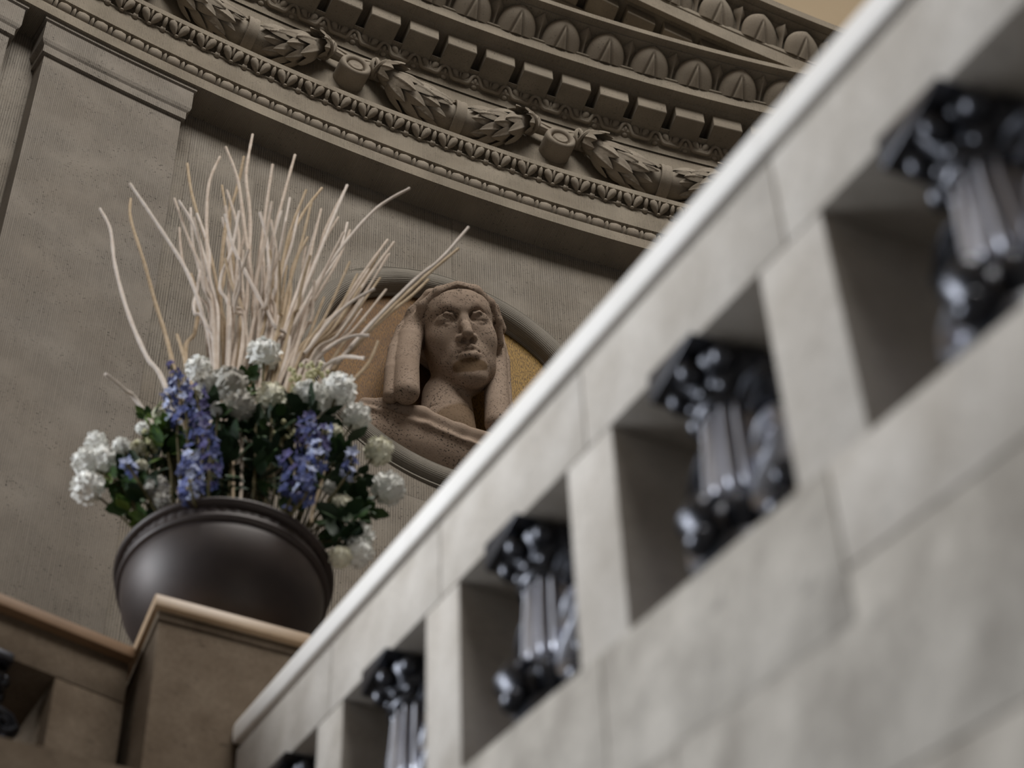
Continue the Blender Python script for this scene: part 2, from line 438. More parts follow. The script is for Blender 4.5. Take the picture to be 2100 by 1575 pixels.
dart_me = field(10, 14, EH * .97, dartw, lambda t, q, x: .034 * (1 - abs(t) ** 1.5) * (.5 + .7 * q) - .014 + .008 * math.exp(-(t / .25) ** 2), 'dart', M['carve'])
def rot2(a): return np.array([[math.cos(a), -math.sin(a), 0], [math.sin(a), math.cos(a), 0], [0, 0, 1.0]])
def drop(b, c, r, rot, nu=10, nv=8):
    k = len(b.V); b.ell((0, 0, 0), r, nu, nv)
    for i in range(k, len(b.V)):
        p = np.array(b.V[i]); q = (p[1] / r[1] + 1) / 2; f = .28 + .80 * q ** .8; p[0] *= f; p[2] *= .5 + .5 * f
        b.V[i] = tuple(rot @ p + np.array(c))
b = MB()
for sx in (-1, 1): drop(b, (sx * .0255, .046, .006), (.0265, .043, .024), rot2(-sx * .44))
drop(b, (0, .062, .004), (.009, .030, .014), rot2(0), 8, 6); b.ell((0, .008, .004), (.014, .010, .013), 8, 5)
palm_me = b.mesh('acanthus_leaf', M['carve'], sharp=None)
b = MB(); b.ell((0, .052, .006), (.0115, .034, .019), 8, 6); b.ell((0, .012, .003), (.0165, .018, .012), 8, 5)
bud_me = b.mesh('bud', M['carve'], sharp=None)
# second, arched leaf band
b = MB(); P2 = .1795
for sx in (-1, 1): drop(b, (sx * .027, .056, .006), (.027, .036, .022), rot2(-sx * .44))
drop(b, (0, .058, .006), (.010, .026, .014), rot2(0), 8, 6)
path = []
for i in range(25):
    u = -1 + 2 * i / 24; a = abs(u)
    y = .008 + .066 * (1 / (1 + math.exp(-(a - .66) * 17)))
    if a > .86: y -= .012 * ((a - .86) / .14) ** 2 * -1
    path.append((u * P2 / 2, y, .020 - .006 * a))
b.tube(path, .0105, 8, 1.1)
arch_me = b.mesh('arched_leaf', M['carve'], sharp=None)
b = MB(); b.ell((0, .040, .006), (.012, .024, .019), 8, 6); b.ell((0, .008, .003), (.018, .016, .012), 8, 5)
bud2_me = b.mesh('bud', M['carve'], sharp=None)
b = MB(); b.tube([(-.034, 0, 0), (-.032, 0, 0), (-.026, 0, 0), (0, 0, 0), (.026, 0, 0), (.032, 0, 0), (.034, 0, 0)], [.012, .026, .036, .040, .036, .026, .012], 14)
bead_me = b.mesh('long_bead', M['carve'], sharp=None)
b = MB(); b.tube([(-.0085, 0, 0), (-.006, 0, 0), (0, 0, 0), (.006, 0, 0), (.0085, 0, 0)], [.022, .034, .040, .034, .022], 14)
spool_me = b.mesh('spool_bead', M['carve'], sharp=None)

# ---- architrave
arch = link('trim_1', sweep('trim_1', [(13.05, ZS), (12.852, ZS), (12.852, 10.178), (12.905, 10.180), (12.905, 10.268), (12.846, 10.270), (12.846, 10.423), (12.838, 10.428), (12.838, 10.436), (12.868, 10.440), (12.848, 10.494), (12.797, 10.494), (12.797, 10.533), (13.03, 10.540)], -9.6, -2.6, .08, M['ent']), kind='structure', label='carved stone architrave with bead and leaf bands')
for k in range(-31, 26):
    s = -5.9825 + .0976 * k
    if -8.9 < s < -3.6:
        link('long_bead', bead_me, arch, frame(s, 10.224, 12.878)); link('spool_bead', spool_me, arch, frame(s + .0488, 10.224, 12.878))
for k in range(-18, 15):
    s = -5.8625 + .1501 * k
    if -8.9 < s < -3.6:
        link('acanthus_leaf', palm_me, arch, frame(s, 10.418, 12.846, .52)); link('bud', bud_me, arch, frame(s + .0750, 10.418, 12.846, .52))

# ---- frieze with rosettes and garlands
frz = link('trim_2', sweep('trim_2', [(13.0, 10.50), (13.0, 11.40)], -9.6, -2.6, .08, M['ent']), kind='structure', label='plain frieze hung with laurel garlands between rosettes')
b = MB(); b.lathe([(.082, -.20), (.086, -.14), (.087, -.022), (.083, -.007), (.074, 0), (.064, -.002), (.055, -.010), (.052, -.030), (.046, -.030), (.043, -.014), (.037, -.008), (.026, -.013), (.012, -.008), (.002, -.007)], 30)
ros_me = b.mesh('rosette', M['carve'], sharp=50)
RS = [-7.583, -6.391, -5.199, -4.007]
for s in RS: link('rosette', ros_me, frz, frame(s + .034, 10.995, 12.880))
# laurel leaf
V = []; F = []; nl = 8
for i in range(nl + 1):
    q = i / nl; w = .037 * math.sin(PI * min(1, (q * .93 + .07)) ** .8) ** .8 + .0006
    for t in (-1, -.5, -.12, 0, .12, .5, 1):
        z = .012 * math.sin(PI * q) + .010 * q - .010 * t * t * (w / .03) + (.007 if t == 0 else 0) + (.002 * math.sin(q * 22 + abs(t) * 6) if abs(t) == .5 else 0)
        V.append((q * .168, t * w, z))
for i in range(nl):
    for j in range(6): a = i * 7 + j; F.append((a, a + 7, a + 8, a + 1))
leaf_me = mkmesh('laurel_leaf', V, F, M['carve'], None, True)
GR = 12.92
def gz(d):
    d = abs(d); return 10.872 + .245 * min(d, .445) ** 2 / .445 ** 2 - max(0, d - .445) * .25
def grad(d):
    d = abs(d); return float(np.interp(d, [0, .1, .2, .3, .38, .43, .47, .6], [.078, .086, .084, .074, .060, .047, .036, .02]))
def gpos(s, d): return cyl(s + d, gz(d), GR + .02 * (abs(d) > .44))
for gi in range(3):
    ms = (RS[gi] + RS[gi + 1]) / 2 + .024
    g = bpy.data.objects.new('garland', None); COL.objects.link(g); g.parent = frz
    b = MB(); ds = np.linspace(-.56, .56, 57); b.tube([gpos(ms, d) for d in ds], [grad(d) * .93 for d in ds], 12)
    link('core', b.mesh('core', M['carve']), g)
    n0 = cyl(ms, 0, 1) - cyl(ms, 0, 0); n0 = -n0 / np.linalg.norm(n0)
    # ribbon round the middle
    b = MB(); rp = []
    for sgn in (-1, 1):
        V = []; F = []; nn = 28
        for i in range(nn):
            a = 2 * PI * i / nn
            for dx, rr in ((-.030, .088), (-.030, .099), (-.014, .102), (0, .097), (.014, .102), (.030, .099), (.030, .088)):
                fm = frame(ms + dx, gz(0), GR); V.append(tuple(fm @ Vector((0, rr * 1.03 * math.cos(a), rr * 1.03 * math.sin(a)))))
        for i in range(nn):
            for j in range(6): F.append((i * 7 + j, i * 7 + j + 1, ((i + 1) % nn) * 7 + j + 1, ((i + 1) % nn) * 7 + j))
        rp = (V, F)
    link('ribbon', mkmesh('ribbon', *rp, M['carve'], None, True, True, 50), g)
    for sd in (-1, 1):
        for dd in (.425, .445, .465):
            b = MB(); c0 = gpos(ms, sd * dd); t = gpos(ms, sd * (dd + .01)) - gpos(ms, sd * (dd - .01)); t /= np.linalg.norm(t)
            u = np.array([0, 0, 1.0]); u -= t * (u @ t); u /= np.linalg.norm(u); w = np.cross(t, u); rr = grad(dd) + .014
            b.tube([c0 + rr * (u * math.cos(a) + w * math.sin(a)) for a in np.linspace(0, 2 * PI, 21)], .011, 6, cap=False)
            link('ring', b.mesh('ring', M['carve']), g)
        for row, d0 in enumerate((.425, .355, .285, .225, .165)):
            na = 6
            for k in range(na):
                lim = 100 if row == 0 else 122
                a = math.radians(-lim + 2 * lim * (k + (.5 if row % 2 else 0)) / (na - .5)) + rng.uniform(-.08, .08)
                p = gpos(ms, sd * d0); t = gpos(ms, sd * (d0 - .02)) - gpos(ms, sd * (d0 + .02)); t /= np.linalg.norm(t)
                n = n0 - t * (n0 @ t); n /= np.linalg.norm(n); w = np.cross(t, n)
                o = n * math.cos(a) + w * math.sin(a); y = np.cross(o, t)
                rr = grad(d0) - .003
                # follow the swelling of the bundle
                x = t + o * ((grad(max(.02, d0 - .12)) + .006 - rr) / .15); x /= np.linalg.norm(x); o2 = np.cross(x, y)
                q = p + o * rr; sc = (.80 if row == 0 else 1.0) * rng.uniform(.92, 1.08) * (.74 if d0 < .2 else 1)
                mw = Matrix(((x[0] * sc, y[0] * sc, o2[0] * sc, q[0]), (x[1] * sc, y[1] * sc, o2[1] * sc, q[1]), (x[2] * sc, y[2] * sc, o2[2] * sc, q[2]), (0, 0, 0, 1)))
                link('laurel_leaf', leaf_me, g, mw)
        # loose cords running to the rosette
        for c_ in (-.018, .018):
            b = MB(); b.tube([gpos(ms, sd * d) + np.array([0, 0, c_ + .01]) + n0 * .012 for d in (.44, .48, .52, .56, .60)], [.016, .017, .019, .018, .014], 6)
            link('cord', b.mesh('cord', M['carve']), g)

# ---- cornice and raking cornice
CORN = [(12.99, 11.30), (12.99, 11.375), (12.962, 11.385), (12.955, 11.440), (12.915, 11.440), (12.915, 11.444), (13.02, 11.444), (13.02, 11.536), (12.800, 11.536), (12.797, 11.548), (12.788, 11.560), (12.728, 11.560), (12.728, 11.645), (12.720, 11.648), (12.720, 11.662), (12.750, 11.666), (12.660, 11.772), (12.600, 11.772), (12.597, 11.780), (12.575, 11.780), (12.572, 11.772), (12.550, 11.772), (12.550, 11.815), (13.06, 11.835)]
RAKE = [(13.05, 11.42), (12.955, 11.42), (12.955, 11.46), (12.925, 11.50), (12.925, 11.525), (13.02, 11.525), (13.02, 11.612), (12.780, 11.612), (12.770, 11.580), (12.728, 11.562), (12.728, 11.690), (12.720, 11.694), (12.720, 11.730), (12.752, 11.734), (12.650, 11.872), (12.600, 11.872), (12.597, 11.882), (12.575, 11.882), (12.572, 11.872), (12.550, 11.872), (12.550, 11.940), (13.06, 11.960)]
cor = link('trim_3', sweep('trim_3', CORN, -9.6, -2.2, .08, M['ent']), kind='structure', label='level cornice with dentils and egg and dart band')
DEN = (12.800, 12.990, 11.440, 11.556)
def dentil(ms0):
    b = MB(); hw = .0862
    def tr(x, y, z): p = frame(0, 0, 12.85).inverted() @ Vector(cyl(x, z, y)); return tuple(p)
    b.box((-hw, DEN[0] + .007, 0), (hw, DEN[1], .118), tr)
    me = b.mesh('dentil', M['ent'], False); return bevel(me, .004)
den_me = dentil(0)
RK = -.372
def rk(s): return .888 + RK * (s + 4.541)
for k in range(-8, 9):
    s = -5.310 + .2285 * k
    if -6.9 < s < -3.5: link('dentil', den_me, cor, frame(s, 11.432, 12.85))
for k in range(-6, 8):
    s = -5.4785 + .2715 * k
    if -6.9 < s < -3.5:
        link('egg', egg_me, cor, frame(s, 11.656, 12.742, .72)); link('dart', dart_me, cor, frame(s + .1358, 11.656, 12.742, .72))
for k in range(-10, 10):
    s = -5.182 + .1795 * k
    if -7.0 < s < -3.5:
        link('arched_leaf', arch_me, cor, frame(s, 11.370, 12.988, .40)); link('bud', bud2_me, cor, frame(s + .0898, 11.370, 12.988, .40))
rak = link('trim_4', sweep('trim_4', RAKE, -8.2, -2.2, .08, M['ent'], rk), kind='structure', label='sloping pediment cornice above the level cornice')
b = MB()
den2 = den_me.copy()
bm = bmesh.new(); bm.from_mesh(den2)
for v in bm.verts: v.co.y += RK * v.co.x
bm.to_mesh(den2); bm.free()
def shear(me):
    m2 = me.copy()
    co = np.empty(len(m2.vertices) * 3); m2.vertices.foreach_get('co', co); co = co.reshape(-1, 3); co[:, 1] += RK * co[:, 0] * .85
    m2.vertices.foreach_set('co', co.ravel()); m2.update(); return m2
egg2, dart2 = shear(egg_me), shear(dart_me)
for k in range(-14, 6):
    s = -4.39 + .227 * k
    if -6.5 < s < -2.9: link('dentil', den2, rak, frame(s, 11.520 + rk(s), 12.85))
for k in range(-10, 5):
    s = -3.90 + .262 * k
    if -6.2 < s < -2.9:
        link('egg', egg2, rak, frame(s, 11.722 + rk(s), 12.742, .66)); link('dart', dart2, rak, frame(s + .131, 11.722 + rk(s + .131), 12.742, .66))
# tympanum with carved relief
V = []; F = []; UV = []; S = np.linspace(-8.2, -2.9, 60)
for s in S: V += [cyl(s, 11.8, 12.99), cyl(s, 11.45 + rk(s), 12.99)]; UV += [(s, 11.8), (s, 12.3)]
F = [(2 * i, 2 * i + 1, 2 * i + 3, 2 * i + 2) for i in range(59)]
tym = link('trim_5', mkmesh('trim_5', V, F, M['ent'], UV, False), kind='structure', label='recessed triangular field behind the cornice with carved relief')
b = MB(); b.ell((0, 0, 0), (.055, .035, .03), 8, 6); b.ell((.05, .03, .005), (.03, .022, .025), 8, 5); b.ell((-.03, .04, .005), (.025, .03, .025), 8, 5)
rel_me = b.mesh('carved_scroll', M['carve'], sharp=None)
for i in range(16):
    s = -5.75 + .09 * i; z = 12.02 + rng.uniform(-.07, .12) * (1 - i / 20)
    if z < 11.33 + rk(s): link('carved_scroll', rel_me, tym, frame(s, z, 12.98) @ Matrix.Rotation(rng.uniform(0, 6), 4, 'Z'))

# ---- pilasters
def pilaster(name, s0, s1, label):
    PR = 12.908
    def ringprof(r, ov):   # outline of the pilaster at projection r and side overhang ov
        return r, ov
    LV = [(12.908, 0, -1.6), (12.908, 0, 9.835), (12.892, .016, 9.836), (12.892, .016, 9.893), (12.884, .028, 9.905), (12.878, .034, 9.925), (12.878, .034, 10.070), (12.868, .046, 10.076), (12.868, .046, 10.105)]
    n = 14; V = []; UV = []; F = []; L = 0
    for (ra, oa, za), (rb, ob, zb) in zip(LV[:-1], LV[1:]):
        k = len(V); l = abs(zb - za) + abs(ra - rb)
        A = []
        for r, ov, z, lv in ((ra, oa, za, L), (rb, ob, zb, L + l)):
            pts = [(s0 - ov, 13.03, s0 - ov - .13)] + [(s0 - ov + (s1 - s0 + 2 * ov) * i / n, r, s0 - ov + (s1 - s0 + 2 * ov) * i / n) for i in range(n + 1)] + [(s1 + ov, 13.03, s1 + ov + .13)]
            A.append(pts); V += [cyl(s, z, rr) for s, rr, u in pts]; UV += [(u, lv) for s, rr, u in pts]
        m = n + 3
        F += [(k + i, k + i + 1, k + m + i + 1, k + m + i) for i in range(m - 1)]
        L += l
    me = mkmesh(name, V, F, M['pil'], UV, False)
    return link(name, me, kind='structure', label=label)
pilaster('trim_6', -7.965, -7.25, 'broad stone pilaster with moulded capital behind the flowers')
pilaster('trim_7', -8.95, -8.146, 'next stone pilaster cut off by the left edge')

# ================================================================== MEDALLION
MF = frame(MS, MZ, R0)                         # x along wall, y up, z out
med = thing('relief_medallion', 'round stone relief of a veiled woman\'s head on gold ground', 'relief', mw=MF)
# moulded ring
prof = [(.640, -.09), (.640, -.035), (.648, -.028), (.652, .004), (.664, .026), (.684, .040), (.708, .046), (.734, .042), (.756, .030), (.768, .012), (.772, .004), (.780, .010), (.790, .012), (.795, .006), (.796, -.004)]
V = []; UV = []; F = []; n = 120
for i in range(n + 1):
    a = 2 * PI * i / n; L = 0
    for j, (r, z) in enumerate(prof):
        if j: L += math.hypot(r - prof[j - 1][0], z - prof[j - 1][1])
        V.append((r * math.cos(a), r * math.sin(a), z)); UV.append((L * 1.0, a * .7))
m_ = len(prof)
for i in range(n):
    for j in range(m_ - 1): F.append((i * m_ + j, i * m_ + j + 1, (i + 1) * m_ + j + 1, (i + 1) * m_ + j))
M['ring'] = stone('turned frame stone', (.20, .18, .15), (.25, .225, .19), pitch=.009, tool=.55, pits=.3, pscale=90)
link('frame', mkmesh('frame', V, F, M['ring'], UV, True, False, 35), med)
V = [(0, 0, -.045)]; UV = [(0, 0)]; F = []
for j in range(1, 9):
    for i in range(72):
        a = 2 * PI * i / 72; r = .65 * j / 8
        V.append((r * math.cos(a), r * math.sin(a), -.045)); UV.append((r * math.cos(a), r * math.sin(a)))
for i in range(72): F.append((0, 1 + i, 1 + (i + 1) % 72))
for j in range(7):
    for i in range(72): a = 1 + j * 72; F.append((a + i, a + 72 + i, a + 72 + (i + 1) % 72, a + (i + 1) % 72))
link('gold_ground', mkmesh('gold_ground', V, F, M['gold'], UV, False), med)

# head frame inside the medallion: pitched forward, rolled and turned a little
HV = np.array([.49885507, -.23003182, .26811737]); HS = 2.36
t_ = np.linalg.norm(HV); k_ = HV / t_; K_ = np.array([[0, -k_[2], k_[1]], [k_[2], 0, -k_[0]], [-k_[1], k_[0], 0]])
HR = np.eye(3) + math.sin(t_) * K_ + (1 - math.cos(t_)) * K_ @ K_
HT = np.array([-.093, .022, .34])
def tohead(X, Y, Z):
    x, y, z = X - HT[0], Y - HT[1], Z - HT[2]
    return tuple(((HR[0, i] * x + HR[1, i] * y + HR[2, i] * z) / HS).astype(np.float32) for i in range(3))
def h2l(p): return HR @ (np.array(p, float) * HS) + HT
def face(x, y, z):
    ax = np.abs(x)
    d = S_ell(x, y, z, (0, .010, -.085), (.073, .082, .092))
    d = sm(d, S_ell(x, y, z, (0, .034, -.050), (.066, .044, .053)), .02)
    d = sm(d, S_ell(x, y, z, (0, -.035, -.060), (.067, .092, .062)), .02)
    d = sm(d, S_ell(x, y, z, (0, -.088, -.046), (.060, .052, .056)), .025)
    d = sm(d, S_ell(ax, y, z, (.040, -.036, -.030), (.026, .030, .026)), .022)
    d = sm(d, S_ell(x, y, z, (0, -.122, -.006), (.032, .022, .024)), .018)
    d = sm(d, S_ell(x, y, z, (0, -.073, -.010), (.030, .022, .020)), .016)
    # brow and sockets
    d = sm(d, S_chain(ax, y, z, [(.006, .018, -.001), (.026, .026, -.005), (.046, .022, -.022), (.056, .010, -.036)], [.008, .008, .007, .006], .008), .010)
    d = sub(d, S_ell(ax, y, z, (.0325, .001, .004), (.0235, .0135, .0150)), .007)
    # nose
    d = sm(d, S_chain(x, y, z, [(0, .016, -.006), (0, -.004, .001), (0, -.024, .012), (0, -.040, .021)], [.009, .0085, .009, .0105], .006), .006)
    d = sm(d, S_ell(ax, y, z, (.0125, -.0445, .008), (.0078, .0080, .0105)), .006)
    d = sm(d, S_cap(x, y, z, (0, -.047, .016), (0, -.053, .004), .0055), .004)
    d = sub(d, S_ell(ax, y, z, (.0075, -.0515, .012), (.0045, .006, .0065)), .003)
    # eyeballs and lids
    d = sm(d, S_ell(ax, y, z, (.0325, -.001, -.0135), (.0200, .0140, .0155)), .002)
    d = sm(d, S_chain(ax, y, z, [(.0135, -.004, -.004), (.022, .0070, .0015), (.0325, .0095, .001), (.044, .0055, -.006), (.0525, -.004, -.015)], [.0022, .0036, .0040, .0036, .0026], .002), .002)
    d = sm(d, S_chain(ax, y, z, [(.0135, -.004, -.004), (.024, -.0112, -.0015), (.034, -.0122, -.002), (.045, -.0090, -.008), (.0525, -.004, -.015)], [.0022, .0030, .0034, .0030, .0026], .002), .002)
    d = sub(d, S_ell(ax, y, z, (.0315, .0005, .0040), (.0032, .0036, .004)), .001)
    d = sub(d, S_chain(ax, y, z, [(.018, .013, .000), (.032, .0155, .000), (.046, .010, -.008)], [.0014, .0018, .0014], .001), .003)
    # mouth
    d = sm(d, S_chain(ax, y, z, [(0, -.0675, .0125), (.006, -.0655, .012), (.016, -.0695, .006), (.026, -.076, -.004)], [.0052, .0055, .0045, .0024], .004), .004)
    d = sm(d, S_chain(ax, y, z, [(0, -.083, .0130), (.011, -.0825, .0105), (.021, -.0805, .003), (.027, -.078, -.004)], [.0088, .008, .006, .003], .004), .0035)
    d = sub(d, S_chain(ax, y, z, [(0, -.0745, .0210), (.012, -.0742, .0175), (.029, -.0790, .001)], [.0012, .0012, .0014], .001), .002)
    d = sm(d, S_ell(x, y, z, (0, -.099, .000), (.030, .017, .0125)), .012)
    d = sub(d, S_cap(x, y, z, (0, -.056, .016), (0, -.063, .0175), .0022), .004)
    return d
def bust(X, Y, Z):
    x, y, z = tohead(X, Y, Z)
    d = face(x, y, z) * HS
    nk = S_cap(X, Y, Z, (-.055, -.20, .045), (-.03, -.62, .0), .112, .150)
    nk = sub(nk, S_chain(X, Y, Z, [(-.18, -.36, .06), (-.12, -.375, .14), (-.05, -.37, .165), (.02, -.34, .14), (.07, -.30, .06)], [.004] * 5, .004), .010)
    ch = S_ell(X, Y, Z, (-.02, -.60, -.05), (.34, .24, .135))
    d = sm(d, sm(nk, ch, .06), .030)
    return -sm(-d, -((np.sqrt(X * X + Y * Y) - .690 + np.maximum(0, Z - .02) * .80 * (Y < -.30)) * .8), .02) if False else np.where(Y < -.34, -sm(-d, -((np.sqrt(X * X + Y * Y) - .64 + np.maximum(0, Z) * .80) * .8), .08), d)
Vb, Fb = nets(bust, (-.45, -.70, -.05), (.42, .36, .60), .0052)
def addstain(me, val):
    a = me.attributes.new('stain', 'FLOAT', 'POINT'); a.data.foreach_set('value', np.asarray(val, np.float32))
me = mkmesh('bust', Vb, Fb, M['bust'], None, True)
hx, hy, hz = tohead(*[Vb[:, i] for i in range(3)])
nz = np.sin(hx * 160) * .003 + np.sin(hy * 210 + 1) * .002
st1 = 1 - np.clip((S_ell(hx + nz, hy, hz, (-.001, -.1035, .010), (.034, .0150, .035)) + .002) / .004, 0, 1)
st2 = 1 - np.clip((S_ell(Vb[:, 0] + np.sin(Vb[:, 1] * 40) * .02, Vb[:, 1], Vb[:, 2], (.0, -.50, .2), (.13, .17, .3))) / .03 + .5, 0, 1)
addstain(me, np.maximum(st1 * .9, st2 * .75)); link('bust', me, med)
def scarf(X, Y, Z):
    x, y, z = tohead(X, Y, Z)
    d = S_ell(x, y, z, (0, .006, -.088), (.090, .084, .104))
    d = np.maximum(d, (z + .026) * .90 - (y - .055) * .30 + np.abs(x) * .28)
    rim = S_chain(np.abs(x), y, z, [(0, .069, -.016), (.035, .062, -.024), (.064, .042, -.040), (.079, .012, -.056), (.081, -.03, -.070)], [.0140, .0140, .0130, .0115, .011], .006)
    rim2 = S_chain(np.abs(x), y, z, [(0, .080, -.050), (.045, .072, -.058), (.080, .044, -.072), (.094, .008, -.088)], [.013, .013, .012, .012], .006)
    gr = S_chain(np.abs(x), y, z, [(0, .083, -.030), (.040, .074, -.040), (.074, .044, -.054), (.090, .010, -.070)], [.004, .004, .004, .004], .003)
    gr2 = S_chain(np.abs(x), y, z, [(0, .066, -.004), (.034, .057, -.014), (.060, .036, -.030), (.074, .006, -.050)], [.003] * 4, .003)
    band = S_chain(np.abs(x), y, z, [(0, .057, -.009), (.030, .051, -.017), (.054, .034, -.029), (.067, .012, -.046)], [.0085, .0085, .008, .007], .004)
    d = sub(sub(sm(sm(sm(d, rim, .004), rim2, .005), band, .003), gr, .003), gr2, .002) * HS
    # falls on both sides
    L = S_chain(X, Y, Z, [(-.195, .255, .15), (-.245, .13, .155), (-.283, -.02, .158), (-.298, -.20, .160), (-.297, -.41, .165)], [.050, .056, .058, .059, .060], .006)
    L2 = S_chain(X, Y, Z, [(-.235, .22, .12), (-.305, .07, .135), (-.342, -.10, .138), (-.355, -.25, .135), (-.355, -.42, .125)], [.035, .035, .035, .035, .036], .005)
    L3 = S_chain(X, Y, Z, [(-.330, -.42, .13), (-.365, -.47, .10), (-.40, -.49, .05)], [.05, .04, .035], .02)
    R1 = S_chain(X, Y, Z, [(.055, .395, .12), (.122, .30, .135), (.150, .14, .14), (.152, -.05, .14), (.152, -.40, .145)], [.045, .052, .054, .055, .060], .006)
    R2 = S_chain(X, Y, Z, [(.10, .40, .10), (.175, .27, .12), (.200, .10, .12), (.202, -.10, .12), (.204, -.26, .12)], [.03, .034, .034, .034, .036], .005)
    g1 = S_chain(X, Y, Z, [(-.300, .10, .195), (-.330, -.10, .182), (-.335, -.38, .180)], [.014] * 3, .01)
    g2 = S_chain(X, Y, Z, [(.172, .26, .160), (.186, 0, .155), (.186, -.30, .160)], [.012] * 3, .01)
    g3 = S_cap(X, Y, Z, (-.37, -.33, .245), (-.22, -.30, .245), .012)
    g4 = S_cap(X, Y, Z, (.08, -.27, .235), (.23, -.245, .20), .012)
    e = sm(sm(L, L2, .004), sm(R1, R2, .004), .01)
    e = sub(sub(e, g3, .014), g4, .014)
    return sm(d, e, .03)
Vs, Fs = nets(scarf, (-.48, -.58, -.05), (.30, .46, .46), .0052)
me = mkmesh('headscarf', Vs, Fs, M['bust'], None, True); addstain(me, np.zeros(len(Vs))); link('headscarf', me, med)
def drape(X, Y, Z):
    d = S_ell(X, Y, Z, (-.05, -.60, -.03), (.56, .24, .165))
    d = sm(d, S_chain(X, Y, Z, [(-.44, -.40, .02), (-.36, -.425, .06), (-.20, -.46, .105), (-.02, -.505, .115), (.18, -.48, .105), (.38, -.37, .05)], [.034, .036, .034, .032, .034, .034], .03), .03)
    d = sm(d, S_chain(X, Y, Z, [(-.50, -.42, .02), (-.36, -.49, .08), (-.18, -.545, .12), (.02, -.58, .13), (.22, -.55, .11)], [.026, .028, .028, .028, .026], .03), .018)
    d = sub(d, S_chain(X, Y, Z, [(-.47, -.385, .075), (-.34, -.455, .125), (-.18, -.505, .160), (0, -.545, .170), (.2, -.515, .155)], [.010] * 5, .02), .014)
    d = sub(d, S_chain(X, Y, Z, [(-.44, -.475, .07), (-.28, -.555, .125), (-.05, -.61, .15), (.2, -.60, .14)], [.010] * 4, .02), .014)
    return -sm(-d, -((np.sqrt(X * X + Y * Y) - .715 + np.maximum(0, Z) * .75) * .8), .11)
Vd, Fd = nets(drape, (-.68, -.70, -.05), (.52, -.22, .26), .0075)
me = mkmesh('drapery', Vd, Fd, M['bust'], None, True); addstain(me, np.zeros(len(Vd))); link('drapery', me, med)

# ================================================================== STAIR
AZ, EL = math.radians(113.9325), math.radians(24.287)
P0 = np.array([0.46673337, 2.05263867, 2.96715392])           # post edge under the rail
HD = np.array([math.cos(AZ), math.sin(AZ), 0]); NN = np.array([math.sin(AZ), -math.cos(AZ), 0]); TE = math.tan(EL)
def st(u, n, w): return P0 + HD * u + NN * n + np.array([0, 0, w + u * TE])   # u along the flight, n into it, w above the rail's underside
def lv(u, n, z): q = P0 + HD * u + NN * n; return np.array([q[0], q[1], z])
def block(name, m, parent, u0, u1, n0, n1, w0, w1, bev=.006, tr=st, **kw):
    b = MB(); b.box((u0, n0, w0), (u1, n1, w1), tr); me = b.mesh(name, m, False); bevel(me, bev, 2)
    return link(name, me, parent, **kw)
STEP = .7334; PW = .190; TH = .36; HO = .520; UE = 3.125
bal = thing('stair_balustrade', 'long grey stone stair balustrade climbing from the right towards the pillar', 'balustrade', tuple(st(0, 0, -2)))
bal_inv = Matrix.Translation(-Vector(bal.location))
def sblock(name, m, *a, **k):
    o = block(name, m, None, *a, **k); o.parent = bal; o.matrix_parent_inverse = bal_inv; return o
edges = [-1.42] + [k * STEP + .10 for k in range(-1, 5)]
edges = [e for e in edges if e < UE - .2] + [UE]
for a, b_ in zip(edges[:-1], edges[1:]):
    sblock('rail_stone', M['stair'], a + .002, b_ - .002, 0, TH, 0, .232, bev=.004)
for a, b_ in ((-1.42, .10), (.10, 1.72), (1.72, UE - .01)):
    bm_ = MB(); pr = [(.05, .232), (.05, .244), (-.012, .247), (-.016, .252), (-.017, .304), (-.012, .322), (.0, .336), (.02, .345), (.05, .350), (TH, .350), (TH + .018, .33), (TH + .016, .255), (TH, .232)]
    V = [st(u, n, w) for u in (a + .001, b_ - .001) for n, w in pr]; k = len(pr)
    F = [(i, (i + 1) % k, k + (i + 1) % k, k + i) for i in range(k)] + [tuple(range(k - 1, -1, -1)), tuple(range(k, 2 * k))]
    bm_.add(V, F); o = link('rail_cap', bm_.mesh('rail_cap', M['railcap'], True, 28)); o.parent = bal; o.matrix_parent_inverse = bal_inv
for k in range(-1, 5):
    u = k * STEP
    sblock('post', M['stair'], u, min(u + PW, UE), .002, TH - .002, -HO, 0, bev=.004)
# base stones: each reaches from post to post, stepped at the lower edge
for k in range(-2, 5):
    a = max(-1.42, (k - 1) * STEP + .105); b_ = min(UE, k * STEP + .105)
    if b_ <= a: continue
    sblock('base_stone', M['stair'] if k <= 0 else M['string'], a + .0008, b_ - .0008, -.003, TH + .01, -HO - (.205 if k <= 0 else .30), -HO, bev=.006)
rngs = random.Random(3)
for row in range(4):
    w1 = -HO - .205 - row * .36; w0 = w1 - .36
    u = -1.42 - row * .21
    while u < UE:
        l = 1.02; a, b_ = max(u, -1.42), min(u + l, UE)
        if b_ - a > .05: sblock('string_stone', M['string'], a + .0008, b_ - .0008, .0 + .0015 * row, TH, w0 + .0005, w1 - .0005, bev=.003)
        u += l

